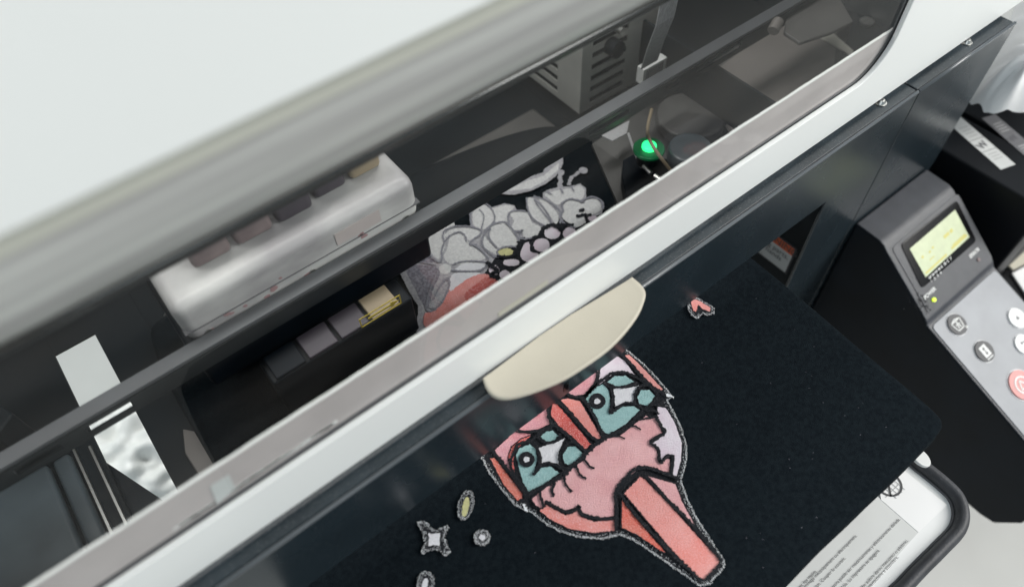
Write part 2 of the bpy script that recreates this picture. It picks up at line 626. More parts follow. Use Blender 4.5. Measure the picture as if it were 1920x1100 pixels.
# ragged white glue line along the left lower edge of the window
bm = bmesh.new()
for i in range(150):
    t = random.random()
    a0, a1 = (440, 935), (640, 815)
    px, py = a0[0] + (a1[0] - a0[0]) * t - 120 * (1 - t) * .8, a0[1] + (a1[1] - a0[1]) * t + 84 * (1 - t) * .8
    p = wy(px, py, YC + .0059)
    p.z = WZ0 + .0052 + random.uniform(-.0009, .0009)
    l = random.uniform(.001, .004)
    h = random.uniform(.0003, .0009)
    prism([p + Vector(v) for v in ((-l, 0, -h), (l, 0, -h * .6), (l * .7, 0, h), (-l * .8, 0, h * .8))], (0, -1, 0), .0001 + random.random() * .0002, bm)
link('glue_bead', bm, 'edge', ln)
# upper liner and beige seal
pf = [(.0098, 1.3040), (.0102, 1.292), (.0115, 1.281), (.0142, 1.270), (.0185, 1.260), (.0245, 1.251), (.0330, 1.2415), (.0345, 1.2425), (.027, 1.254), (.020, 1.275), (.018, 1.304)]
bm = bmesh.new()
a = [bm.verts.new((-.42, YC + y, z)) for y, z in pf]
b = [bm.verts.new((.42, YC + y, z)) for y, z in pf]
for i in range(len(pf)):
    j = (i + 1) % len(pf)
    bm.faces.new([a[i], a[j], b[j], b[i]])
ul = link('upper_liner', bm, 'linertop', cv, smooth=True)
bm = bmesh.new()
box(-.42, .42, YC + .0072, YC + .0096, 1.2975, 1.318, bm, 0)
link('upper_seal', bm, 'beige', cv)

# handle
ZH = 1.057
hpx = [(905, 709), (912, 727), (925, 741), (946, 746), (975, 741), (1015, 728), (1060, 708), (1100, 683), (1140, 654), (1172, 622),
       (1197, 588), (1209, 560), (1210, 546), (1202, 533), (1186, 519)]
hp = [wz(px, py, ZH) for px, py in hpx]
hp = smoothpath(hp, 4)
bm = bmesh.new()
cen = Vector((0, .004, ZH))
rows = []
for f_, dz in ((1, -.0028), (1.0, -.0006), (.985, 0), (.955, -.0003), (.9, -.0006), (.6, -.0010), (.2, -.0011)):
    rows.append([bm.verts.new(Vector((cen.x + (p.x - cen.x) * (f_ if i not in (0, len(hp) - 1) else f_), .0120 + (p.y - .0120) * f_, ZH + dz)))
                 for i, p in enumerate(hp)])
for r0, r1 in zip(rows, rows[1:]):
    for i in range(len(hp) - 1):
        bm.faces.new([r0[i], r0[i + 1], r1[i + 1], r1[i]])
bm.faces.new(list(reversed(rows[-1])))
low = [bm.verts.new(Vector((v.co.x, v.co.y, ZH - .0032))) for v in rows[0]]
for i in range(len(hp) - 1):
    bm.faces.new([low[i], low[i + 1], rows[0][i + 1], rows[0][i]])
bm.faces.new(low)
hd = link('handle', bm, 'cream', cv, smooth=True)
bm = bmesh.new()
q0, q1 = wy(935, 592, YC + .0056), wy(1027, 541, YC + .0056)
box(q0.x, q1.x, YC + .0056, YC + .0061, WZ0 + .0026, WZ0 + .0066, bm)
link('handle_mount', bm, 'cream', hd)

# ---------------------------------------------------------------- INTERIOR
gan = link('gantry_rail', box(-.50, .47, .1505, .1625, 1.0465, 1.050), 'rail', PR, bevel=.0006)
# dark slotted face below the light top
bm = bmesh.new()
z0, z1 = 1.0308, 1.046
slots = []
for (ax, ay), (bx_, by_) in (((150, 797), (237, 745)), ((0, 868), (92, 815)), ((1105, 237), (1182, 197)), ((1250, 156), (1275, 143)),
                             ((1310, 118), (1392, 75))):
    p, q = wy(ax, ay, .150), wy(bx_, by_, .150)
    slots.append((p.x, q.x))
slots.sort()
xs = [-.50] + [v for s in slots for v in s] + [.47]
for i in range(0, len(xs), 2):
    box(xs[i], xs[i + 1], .150, .1515, z0, z1, bm)
for s in slots:
    box(s[0], s[1], .150, .1515, z0, 1.0365, bm)
    box(s[0], s[1], .150, .1515, 1.0425, z1, bm)
bmesh.ops.remove_doubles(bm, verts=bm.verts, dist=1e-6)
link('rail_face', bm, 'raildark', gan)

# guide rod high in the machine
g0, g1 = wz(0, 652, 1.20), wz(1128, 57, 1.20)
yg = (g0.y + g1.y) / 2
bm = tube([(-.5, yg, 1.20), (.5, yg, 1.20)], .0030, seg=24)
link('guide_rod', bm, 'rod', PR, smooth=True)
bm = box(-.5, .5, yg + .006, yg + .012, 1.188, 1.196)
link('guide_beam', bm, 'raildark', PR, bevel=.001)

# print carriage
cr = link('print_carriage', box(-.205, -.004, .166, .262, .985, 1.040), 'black', PR, bevel=.004, seg=3)
bm = box(-.200, -.008, .164, .235, 1.0405, 1.082)
link('carriage_cover', bm, 'carwhite', cr, bevel=.009, seg=4)
for name, x0, x1, y0, y1, h, m in (('ink_damper', -.046, -.020, .190, .232, .050, 'tan'), ('ink_damper', -.076, -.050, .190, .232, .038, 'plum'),
                                   ('ink_damper', -.108, -.080, .186, .230, .034, 'plum'), ('ink_damper', -.140, -.112, .186, .230, .030, 'pinkink'),
                                   ('ink_damper', -.172, -.144, .186, .230, .026, 'pinkink')):
    link(name, box(x0, x1, y0, y1, 1.0825, 1.0825 + h), m, cr, bevel=.004, seg=3)
for x in (-.186, -.104, -.022):
    link('cover_screw', cyl((x, .1638, 1.0485), (0, -1, 0), .0026, .0009, seg=16), 'steel', cr)
link('cover_seam', box(-.2003, -.0077, .1636, .170, 1.0560, 1.0568), 'seal', cr)
link('lot_label', box(-.080, -.042, .1634, .1639, 1.0600, 1.0720), 'liner', cr)
for i in range(14):
    bm = bmesh.new()
    x, z = random.uniform(-.19, -.05), random.gauss(1.052, .006)
    r = random.uniform(.0008, .0034)
    prism([(x + r * random.uniform(.6, 1.5) * math.cos(k), .1637, z + r * random.uniform(.5, 1) * math.sin(k)) for k in (0, .9, 1.8, 2.8, 3.7, 4.6, 5.5)],
          (0, -1, 0), .0002 + i * .00001, bm)
    link('ink_stain', bm, 'stain', cr)
for i in range(5):
    x = -.033 - i * .0325
    zt_ = 1.0825 + (.050, .038, .034, .030, .026)[i]
    bm = cyl((x, .212, zt_), Z, .0042, .006, seg=20)
    link('tube_fitting', bm, 'cream', cr)
for i in range(6):
    bm = tube(smoothpath([Vector((-.03 - i * .03, .214, 1.10)), Vector((-.06 - i * .03, .228, 1.12 + i * .001)), Vector((-.16 - i * .02, .246 + i * .004, 1.10)),
                          Vector((-.30, .262 + i * .006, 1.065)), Vector((-.50, .27 + i * .006, 1.06))], 8), .0021, seg=8)
    link('ink_tube', bm, ('cable', 'plum', 'stain', 'black', 'tan', 'rail')[i], cr, smooth=True)
hb = link('print_head_block', box(-.170, -.050, .122, .147, .968, 1.012), 'black', cr, bevel=.002)
for i in range(4):
    x0 = -.166 + i * .027
    link('print_head', box(x0, x0 + .024, .1225, .1450, 1.0125, 1.0155), ('black', 'plum', 'plum', 'tan')[i], hb, bevel=.001)
# yellow arrow outline on the head block
c = wy(737, 569, .1213)
bm = bmesh.new()
for dx0, dx1, dz0, dz1 in ((-.022, .012, .0045, .0055), (-.022, .012, -.0055, -.0045), (-.0230, -.022, -.0055, .0055), (.012, .013, -.0055, .0055),
                           (-.016, .004, -.001, .001)):
    box(c.x + dx0 - .006, c.x + dx1 - .006, .1212, .1216, c.z + dz0, c.z + dz1, bm)
prism([(c.x - .002, .1212, c.z + .0032), (c.x - .002, .1212, c.z - .0032), (c.x + .005, .1212, c.z)], (0, -1, 0), .0004, bm)
link('arrow_mark', bm, 'yellow', hb)

# dark interior shell
bm = bmesh.new()
box(-.56, .56, .52, .524, .95, 1.44, bm)
box(-.564, -.560, .03, .52, .95, 1.42, bm)
box(.560, .564, .03, .52, .95, 1.42, bm)
link('inner_wall', bm, 'blackin', PR)
# deck plates beside and behind the platen
GX0, GX1 = -.304, -.2685
bm = bmesh.new()
zd = .938
box(-.56, GX0, .02, .52, zd - .003, zd, bm)
box(GX1, -.228, .02, .52, zd - .003, zd, bm)
box(GX0, GX1, .322, .52, zd - .0035, zd - .0005, bm)
box(-.2685, .232, .262, .52, zd - .0045, zd - .0015, bm)
box(.232, .3165, .02, .52, zd - .003, zd, bm)
box(.3215, .56, .02, .52, zd - .003, zd, bm)
dk = link('deck_plate', bm, 'blackin', PR)
# diagonal gusset crossing the gap
q = [wz(px, py, zd - .006) for px, py in ((172, 848), (325, 950), (300, 1050), (240, 1020))]
prism(q, (0, 0, 1), .002, bm := bmesh.new())
link('gusset', bm, 'black', dk)
# bright machined edges running to the back, bottom left
for (a0, a1) in (((138, 841), (212, 1010)), ((168, 835), (240, 1000))):
    p, q = wz(*a0, zd + .004), wz(*a1, zd + .004)
    link('guide_strip', box(p.x - .0012, p.x + .0006, .03, p.y, zd + .0005, zd + .004), 'steel', dk)
link('side_cover_plate', box(-.50, -.338, .03, .215, zd + .002, zd + .012), 'bluegrey', dk, bevel=.003)
link('side_channel', box(-.335, -.322, .03, .215, zd + .001, zd + .010), 'bluegrey', dk, bevel=.003)
# pale polygon plate beside the shirt on the left
q = [wz(px, py, zd + .004) for px, py in ((342, 803), (388, 812), (398, 840), (415, 866), (372, 890), (346, 848))]
prism(q, (0, 0, 1), .006, bm := bmesh.new())
link('pale_plate', bm, 'brown', dk, bevel=.001)
# machinery at left back: dark block with bright corner
q = [wz(px, py, 1.0) for px, py in ((-30, 735), (25, 775), (-10, 820), (-60, 800))]
prism(q, (0, 0, 1), .04, bm := bmesh.new())
link('end_bracket', bm, 'blackin', dk, bevel=.002)

# vented sheet-metal box at the right
VX, VY = .236, .250
zb0, zb1 = .952, 1.062
bm = bmesh.new()
# left face (normal -x) with sloping slots: strips between slots
yy0, yy1 = VY, .345
box(VX, VX + .0015, yy0, yy0 + .036, zb0, zb1, bm)
box(VX, VX + .0015, yy1 - .006, yy1, zb0, zb1, bm)
nsl = 8
hh = (zb1 - zb0) / nsl
for i in range(nsl):
    box(VX, VX + .0015, yy0 + .036, yy1 - .006, zb0 + i * hh, zb0 + i * hh + hh * .5, bm)
# front face (normal -y)
xx0, xx1 = VX + .0016, VX + .120
box(xx0, xx0 + .012, VY, VY + .0015, zb0, zb1, bm)
box(xx0 + .060, xx1, VY, VY + .0015, zb0, zb1, bm)
for i in range(nsl):
    box(xx0 + .012, xx0 + .060, VY, VY + .0015, zb0 + i * hh, zb0 + i * hh + hh * .5, bm)
bmesh.ops.remove_doubles(bm, verts=bm.verts, dist=1e-6)
vb = link('vent_box', bm, 'zinc', PR)
box(VX + .004, xx1, VY + .004, yy1, zb0, zb1 - .002, bm := bmesh.new())
link('vent_core', bm, 'blackin', vb)
bm = bmesh.new()
cyl(wy(1160, 95, VY - .012), Y, .009, .012, bm, 0)
cyl(wy(1168, 60, VY - .012), Y, .004, .012, bm, 1)
link('grommet', bm, ['black', 'steel'], vb)

# ribbon cable with its white connector
bm = bmesh.new()
cpts = [(1262, -60), (1258, -10), (1248, 40), (1230, 85), (1218, 122)]
zz = (1.14, 1.12, 1.09, 1.05, 1.012)
prev = None
for (px, py), z in zip(cpts, zz):
    p = wz(px, py, z)
    c = [bm.verts.new(p + Vector((-.011, 0, 0))), bm.verts.new(p + Vector((.011, 0, 0))),
         bm.verts.new(p + Vector((.011, .0012, 0))), bm.verts.new(p + Vector((-.011, .0012, 0)))]
    if prev:
        for k in range(4):
            bm.faces.new([prev[k], prev[(k + 1) % 4], c[(k + 1) % 4], c[k]])
    prev = c
rb = link('ribbon_cable', bm, 'cable', PR)
c = wz(1221, 128, 1.0)
bm = box(c.x - .016, c.x + .016, c.y - .005, c.y + .004, .990, 1.008)
for i in range(9):
    x = c.x - .012 + i * .0027
    box(x, x + .0012, c.y - .0056, c.y - .0051, .992, 1.006, bm, 1)
link('connector', bm, ['paper', 'icon'], rb)

# right-hand bay: grey plates, round disc, lamp, knob
q = [wz(px, py, .955) for px, py in ((1180, 430), (1110, 270), (1330, 120), (1520, 0), (1760, -60), (1760, 120), (1500, 330))]
prism(q, (0, 0, 1), .004, bm := bmesh.new())
bay = link('service_bay', bm, 'taupe2', PR)
bm = bmesh.new()
prism([wz(px, py, .985) for px, py in ((1345, 128), (1540, -10), (1600, 40), (1570, 130), (1470, 215), (1385, 160))], (0, 0, 1), .004, bm)
link('bay_plate', bm, 'brown', bay, bevel=.0008)
bm = bmesh.new()
prism([wz(px, py, .975) for px, py in ((1277, 167), (1305, 150), (1380, 205), (1355, 222))], (0, 0, 1), .004, bm)
prism([wz(px, py, .976) for px, py in ((1357, 224), (1385, 203), (1420, 190), (1440, 205), (1372, 250))], (0, 0, 1), .004, bm)
link('bay_bracket', bm, 'brown', bay, bevel=.0008)
c = wz(1292, 232, .965)
bm = cyl(c, Z, .034, .012, seg=48)
link('round_disc', bm, 'taupe2', bay, bevel=.002)
c = wz(1217, 276, 1.0)
bm = bmesh.new()
cyl(c - Z * .004, Z, .0145, .003, bm, 0, seg=40)
cyl(c - Z * .018, Z, .010, .014, bm, 1, seg=32)
lp = link('status_lamp', bm, ['greenring', 'black'], bay, bevel=.0006)
bm = cyl(c - Z * .001, Z, .0068, .004, seg=32)
link('lamp_lens', bm, 'green', lp, bevel=.001)
c = wz(1290, 300, .985)
bm = cyl(c, Z, .020, .016, seg=40)
link('dark_knob', bm, 'bluegrey', bay, bevel=.002)
# black block under the lamp
q = [wz(px, py, .972) for px, py in ((1168, 300), (1195, 285), (1260, 300), (1330, 330), (1270, 400), (1180, 400), (1166, 330))]
prism(q, (0, 0, 1), .015, bm := bmesh.new())
link('lamp_bracket', bm, 'black', bay, bevel=.001)
bm = bmesh.new()
for (a0, a1, r) in (((1207, 311), (1221, 325), .0022), ((1228, 329), (1240, 338), .0022)):
    tube([wz(*a0, .985), wz(*a1, .985)], r, bm)
link('clip_pin', bm, 'steel', bay)
bm = bmesh.new()
tube([wz(1178, 250, .99), wz(1190, 285, .985), wz(1203, 315, .98)], .0013, bm)
link('thin_hose', bm, 'cable', bay, smooth=True)
bm = bmesh.new()
tube(smoothpath([wz(1222, 205, 1.0), wz(1214, 245, 1.004), wz(1222, 270, 1.006), wz(1240, 297, 1.0), wz(1262, 325, .985)], 6), .0016, bm)
link('clear_hose', bm, 'tan', bay, smooth=True)
q = [wz(px, py, .985) for px, py in ((1128, 254), (1180, 226), (1175, 250), (1148, 264))]
prism(q, (0, 0, 1), .001, bm := bmesh.new())
link('metal_tab', bm, 'cable', bay)
# black upright plate at the far right of the window with washer and brass lip
q = [wz(px, py, .985) for px, py in ((1590, -60), (1720, -60), (1720, 60), (1600, 130), (1560, 135), (1568, 60))]
prism(q, (0, 0, 1), .03, bm := bmesh.new())
up = link('end_block', bm, 'black', bay, bevel=.001)
c = wz(1624, 44, .986)
cyl(c, Z, .0075, .003, bm := bmesh.new(), 0)
link('washer', bm, 'steel', up)
q = [wz(px, py, .9875) for px, py in ((1528, 65), (1548, 50), (1600, 95), (1596, 104))]
prism(q, (0, 0, 1), .0012, bm := bmesh.new())
link('brass_lip', bm, 'beige', up)
# translucent sleeve and shadowy clutter above right part of the rail
q = [wz(px, py, 1.04) for px, py in ((1470, 60), (1480, 5), (1560, -30), (1600, 40), (1560, 60), (1500, 80))]
prism(q, (0, 0, 1), .004, bm := bmesh.new())
link('sensor_cover', bm, 'taupe2', bay, bevel=.001)
c = wz(1453, 45, 1.052)
bm = cyl(c - Z * .008, Vector((.8, .3, .2)), .0055, .014, seg=24)
link('belt_pulley', bm, 'brown', bay, bevel=.001)

# platen under the shirt, with its post
bm = box(-.214, .214, -.184, .30, .930, .942)
pt = link('platen', bm, 'taupe2', PR, bevel=.004)
link('platen_post', box(-.06, .06, -.05, .15, .846, .9295), 'black', pt)

# warning sign on the inside wall of the opening
bm = bmesh.new()
WX = XJ + .0032
sq = [wx(px, py, WX) for px, py in ((1495, 467), (1472, 513))]
yf = sq[0].y
zt, zl = sq[0].z, sq[1].z
H_ = zt - zl
Wd = H_ * 1.9


def sgn(u, v, d=0):     # u from the front edge (0) backwards, v from bottom
    return Vector((WX - d, yf + u, zl + v))


prism([sgn(0, 0), sgn(Wd, 0), sgn(Wd, H_), sgn(0, H_)], (-1, 0, 0), .0008, bm, 0)
prism([sgn(.002, .002, .0003), sgn(Wd - .002, .002, .0003), sgn(Wd - .002, H_ - .002, .0003), sgn(.002, H_ - .002, .0003)], (-1, 0, 0), .0002, bm, 1)
prism([sgn(.002, H_ * .70, .0006), sgn(Wd - .002, H_ * .70, .0006), sgn(Wd - .002, H_ - .002, .0006), sgn(.002, H_ - .002, .0006)], (-1, 0, 0), .0002, bm, 2)
for s, v, sz in (('WARNING', .75, .22), ('Moving parts.', .50, .17), ('Keep hands', .30, .17), ('away.', .10, .17)):
    text_mesh(s, bm, sgn(Wd * .66, H_ * v, .0010), Vector((0, -1, 0)), Z, H_ * sz * 1.25, mi=3)
link('warning_sign', bm, ['ink', 'signwhite', 'orange', 'ink'], PR, recalc=False)

# ---------------------------------------------------------------- CONTROL PANEL
CL, CR = .411, .5385
prof = [(-.0005, .870), (-.030, .8685), (-.0375, .8655), (-.0425, .8610), (-.1135, .8118), (-.1150, .8085), (-.1165, .8064), (-.2900, .7407), (-.3080, .7320),
        (-.3150, .720), (-.3150, .640), (-.300, .606), (-.2850, .602), (-.0005, .602)]
bm = bmesh.new()
a = [bm.verts.new((CL, y, z)) for y, z in prof]
b = [bm.verts.new((CR, y, z)) for y, z in prof]
for i in range(len(prof)):
    j = (i + 1) % len(prof)
    bm.faces.new([a[i], a[j], b[j], b[i]])
bm.faces.new(a)
bm.faces.new(list(reversed(b)))
for f in bm.faces:
    f.material_index = 1 if abs(f.calc_center_median().x - CL) < 1e-4 or f.calc_center_median().z < .70 else 0
cp = link('control_panel', bm, ['housing', 'black'], PR, bevel=.003, seg=3)

# screen face plane
sp0, sp1 = Vector((CL, -.0425, .8610)), Vector((CL, -.1135, .8118))
su = (sp0 - sp1).normalized()          # up along the face
sn = X.cross(su).normalized()


def scr(px, py, d=0):
    return wp(px, py, sp0, sn) + sn * d


def quad_on(fn, pts, d, t, bm, mi, n):
    return prism([fn(px, py, d) for px, py in pts], n, t, bm, mi)


def rounded(pts, r, n=5):
    out = []
    k = len(pts)
    for i in range(k):
        p = pts[i]
        a_, b_ = (pts[i - 1] - p), (pts[(i + 1) % k] - p)
        ra = min(r, a_.length * .45)
        s, e = p + a_.normalized() * ra, p + b_.normalized() * ra
        for j in range(n + 1):
            t = j / n
            out.append(s * (1 - t) ** 2 + p * 2 * t * (1 - t) + e * t * t)
    return out


# subtle inset plate
bm = prism(rounded([scr(*p, .0006) for p in ((1671, 465), (1795, 362), (1862, 488), (1742, 590))], .006), sn, .0008)
link('screen_plate', bm, 'housing', cp)
bm = prism(rounded([scr(*p, .0016) for p in ((1687, 458), (1792, 376), (1829, 452), (1727, 541))], .005), sn, .0014)
bz = link('screen_bezel', bm, 'bezel', cp, bevel=.0004)
# frame of actual lcd corners
lc = [scr(*p, .0019) for p in ((1703, 467), (1788, 394), (1815, 445), (1733, 520))]
bm = prism(lc, sn, .0003)
lcd = link('screen', bm, 'lcd', bz)
o0, o1, o3 = lc[3], lc[2], lc[0]
ux = (o1 - o0).normalized()
Wl = (o1 - o0).length
uy = su
Hl = (o3 - o0).length
bm = bmesh.new()
for u0, u1, v0, v1 in ((.03, .50, .06, .12), (.62, .97, .08, .16), (.66, .95, .17, .20), (.60, .72, .50, .60), (.74, .80, .50, .60), (.10, .14, .5, .58),
                       (.25, .29, .48, .54), (.33, .37, .52, .58), (.2, .3, .3, .33)):
    P_ = lambda u, v: o0 + ux * (u * Wl) + uy * (v * Hl) + sn * .0002
    prism([P_(u0, v0), P_(u1, v0), P_(u1, v1), P_(u0, v1)], sn, .0001, bm)
link('screen_segments', bm, 'lcdseg', bz)
bm = bmesh.new()
for i, ch in enumerate('WWWWKMCY'):
    text_mesh(ch, bm, o0 + ux * (.03 + i * .068) * Wl - uy * .0046 + sn * .0004, ux, uy, .0042, bold=.00012)
for i, ch in enumerate('1234'):
    text_mesh(ch, bm, o0 + ux * (.035 + i * .068) * Wl - uy * .0088 + sn * .0004, ux, uy, .0038, bold=.0001)
link('screen_lettering', bm, 'print_white', bz, recalc=False)
bm = bmesh.new()
text_mesh('POWER', bm, scr(1733, 562, .0012), ux, uy, .0058, bold=.00015)
link('power_lettering', bm, 'print_white', cp, recalc=False)
bm = bmesh.new()
text_mesh('ERROR', bm, scr(1818, 485, .0012), ux, uy, .0058, bold=.00015)
link('error_lettering', bm, 'print_white', cp, recalc=False)
bm = cyl(scr(1749, 562, .0002), sn, .0023, .0022, seg=20)
link('power_light', bm, 'led', cp)
bm = cyl(scr(1833, 487, .0002), sn, .0021, .0016, seg=20)
link('error_light', bm, 'ledoff', cp)
# worn scratches next to the power lamp
bm = bmesh.new()
for i in range(70):
    px, py = random.gauss(1728, 6), random.gauss(572, 9)
    if random.random() < .3:
        px, py = random.uniform(1690, 1760), random.uniform(500, 585)
    r = random.uniform(.0003, .0009)
    c = scr(px, py, .0011)
    pts = [c + X * (r * random.uniform(.5, 1.4) * math.cos(k)) + su * (r * random.uniform(.5, 1.4) * math.sin(k)) for k in (0, 1, 2.2, 3.3, 4.2, 5.2)]
    prism(pts, sn, .0002 + random.random() * .0001, bm)
link('paint_wear', bm, 'bezel', cp)

# keypad face
kp0, kp1 = Vector((CL, -.1165, .8064)), Vector((CL, -.2900, .7407))
ku = (kp0 - kp1).normalized()
kn = X.cross(ku).normalized()


def key(px, py, d=0):
    return wp(px, py, kp0, kn) + kn * d


def kpt(x, s, d=0):
    return Vector((x, 0, 0)) + Vector((0, kp0.y, kp0.z)) - ku * s + kn * d


bm = prism(rounded([kpt(CL + .004, .003, .001), kpt(CR - .004, .003, .001), kpt(CR - .004, .172, .001), kpt(CL + .004, .172, .001)], .006), kn, .0012)
kpad = link('keypad', bm, 'keypad', cp, bevel=.0005)


def button(px, py, rpx, rpy, m, icon, mi_icon):
    c = key(px, py, .0010)
    rx = abs((key(px + rpx, py) - key(px - rpx, py)).x) / 2
    bm = bmesh.new()
    r = rx
    cyl(c, kn, r * 1.10, .0004, bm, 1, seg=40)
    cyl(c + kn * .0004, kn, r, .0014, bm, 0, seg=40)
    t = c + kn * .0021

    def P(u, v):
        return t + X * (u * r) + ku * (v * r)
    icon(bm, P, r, t)
    return link('button', bm, [m, 'ring', mi_icon, 'btndark', 'print_white'], kpad)


def line(bm, P, a_, b_, w_, mi):
    ax_, ay_ = a_
    bx2, by2 = b_
    dx, dy = bx2 - ax_, by2 - ay_
    l = math.hypot(dx, dy)
    nx, ny = -dy / l * w_ / 2, dx / l * w_ / 2
    prism([P(ax_ + nx, ay_ + ny), P(bx2 + nx, by2 + ny), P(bx2 - nx, by2 - ny), P(ax_ - nx, ay_ - ny)], kn, .0001, bm, mi)


def ic_clean(bm, P, r, t):
    pts = [(-.62, .35), (.62, .35), (.40, -.50), (-.40, -.50)]
    for i in range(4):
        line(bm, P, pts[i], pts[(i + 1) % 4], .10, 2)
    line(bm, P, (-.62, .35), (0, .52), .1, 2)
    line(bm, P, (0, .52), (.62, .35), .1, 2)
    line(bm, P, (-.15, -.35), (0, .3), .12, 2)
    line(bm, P, (0, .3), (.15, -.35), .12, 2)
    line(bm, P, (-.3, 0), (.3, 0), .08, 2)
    line(bm, P, (.45, -.7), (.75, -.7), .09, 2)
    line(bm, P, (.6, -.85), (.6, -.55), .09, 2)


def ic_platen(bm, P, r, t):
    prism([P(-.42, -.55), P(.42, -.55), P(.42, .55), P(-.42, .55)], kn, .0001, bm, 2)
    Q = lambda u, v: P(u, v) + kn * .00015
    line(bm, Q, (0, -.25), (0, .25), .10, 3)
    prism([Q(-.18, .18), Q(.18, .18), Q(0, .42)], kn, .0001, bm, 3)
    prism([Q(-.18, -.18), Q(.18, -.18), Q(0, -.42)], kn, .0001, bm, 3)
    line(bm, P, (-.42, -.72), (.42, -.72), .1, 2)


def ic_up(bm, P, r, t):
    prism([P(-.24, -.16), P(.24, -.16), P(0, .26)], kn, .0001, bm, 2)


def ic_back(bm, P, r, t):
    pts = [(.28 * math.cos(a_) + .05, .22 * math.sin(a_)) for a_ in [math.radians(x) for x in range(-90, 120, 25)]]
    for i in range(len(pts) - 1):
        line(bm, P, pts[i], pts[i + 1], .12, 2)
    prism([P(-.1, .02), P(-.1, .40), P(-.32, .21)], kn, .0001, bm, 2)


def ic_stop(bm, P, r, t):
    n_ = 24
    for i in range(n_):
        a0, a1 = 2 * PI * i / n_, 2 * PI * (i + 1) / n_
        line(bm, P, (.55 * math.cos(a0), .55 * math.sin(a0)), (.55 * math.cos(a1), .55 * math.sin(a1)), .12, 2)
    pts = [(-.32, -.24), (.32, -.24), (0, .34)]
    for i in range(3):
        line(bm, P, pts[i], pts[(i + 1) % 3], .1, 2)


b1 = button(1792, 609, 21, 21, 'btndark', ic_clean, 'print_white')
b1['label'] = 'dark round key with white cleaning symbol'
b2 = button(1843, 659, 21, 21, 'btndark', ic_platen, 'print_white')
b2['label'] = 'dark round key with white platen arrow symbol'
b3 = button(1904, 597, 19, 19, 'btnwhite', ic_up, 'icon')
b3['label'] = 'white round key with small up triangle'
b4 = button(1916, 646, 19, 19, 'btnwhite', ic_back, 'icon')
b4['label'] = 'white round key with curved arrow'
b5 = button(1913, 722, 29, 29, 'btnred', ic_stop, 'print_white')
b5['label'] = 'large red stop key with white ring symbol'

# ---------------------------------------------------------------- LOWER TRAY WITH LABEL
ZT = .850
bump_px = [(1712, 860), (1735, 879), (1768, 906), (1793, 932), (1803, 963), (1796, 994), (1767, 1026), (1727, 1066), (1697, 1098), (1668, 1130)]
bp = [wz(px, py, ZT + .002) for px, py in bump_px]
# extend to the whole rounded front of the tray
right = bp[0]
edge = bp[-1]
full = [Vector((bp[0].x + .004, -.05, ZT + .002)), Vector((bp[0].x + .004, -.13, ZT + .002))] + bp
full += [Vector((.06, -.262, ZT + .002)), Vector((-.06, -.262, ZT + .002)), Vector((-.12, -.256, ZT + .002)), Vector((-.15, -.262, ZT + .002)),
         Vector((-.175, -.25, ZT + .002)), Vector((-.185, -.21, ZT + .002)), Vector((-.185, -.05, ZT + .002))]
sm = smoothpath(full, 8)
ring = [Vector((p.x, p.y, ZT)) for p in sm]
bm = prism(ring, (0, 0, 1), .022)
ty = link('base_tray', bm, 'traywhite', PR)
bm = tube(sm, .0056, seg=14, flat=1.5)
link('rubber_bumper', bm, 'rubber', ty, smooth=True)
gr = []
for i, p in enumerate(sm):
    d_ = (sm[min(i + 1, len(sm) - 1)] - sm[max(i - 1, 0)]).normalized()
    gr.append(p + Vector((d_.y, -d_.x, 0)) * .0062 - Z * .0016)
bm = tube(gr, .0012, seg=8)
link('bumper_groove', bm, 'seal', ty, smooth=True)
# label sheets
ZS = ZT + .0012
bm = prism([wz(px, py, ZS) for px, py in ((1300, 1250), (1548, 840), (1652, 936), (1722, 997), (1560, 1180), (1500, 1250))], (0, 0, 1), .0004)
lb = link('safety_label', bm, 'paper', ty)
bm = prism([wz(px, py, ZS + .0003) for px, py in ((1652, 936), (1640, 850), (1692, 878), (1776, 946), (1722, 997))], (0, 0, 1), .0003)
link('white_label', bm, 'paperwhite', ty)


def lbl(px, py):
    return wz(px, py, ZS + .0008)


e0, e1 = lbl(1565, 1100), lbl(1689, 973)
tx = (e1 - e0).normalized()
tyv = Z.cross(tx)
bm = bmesh.new()
pitch = (e1 - lbl(1567, 1100)).length / 37.0 * .71
LINES = [("Ne pas toucher les pièces avec les mains.", 1533, 1070),
         ("La machine pourrait être endommagé mécaniquement ou électriquement.", 1608, 1004),
         ("Débrancher alimentation. Couper le courant.", 1587, 1046),
         ("No toque. La impresora puede ser mecánicamente y eléctricamente dañada.", 1689, 973),
         ("Puede sufrir daños tocándola. La impresora se apagará.", 1651, 1031),
         ("Non toccare. La stampante potrebbe subire danni meccanici o elettrici.", 1704, 1013),
         ("Spegnere sempre la alimentazione e attendere.", 1686, 1044)]
for s, px, py in LINES:
    c = lbl(px, py)
    text_mesh(s, bm, c, tx, tyv, .0036, 'RIGHT', width=pitch * len(s))
link('label_lettering', bm, 'ink', lb, recalc=False)
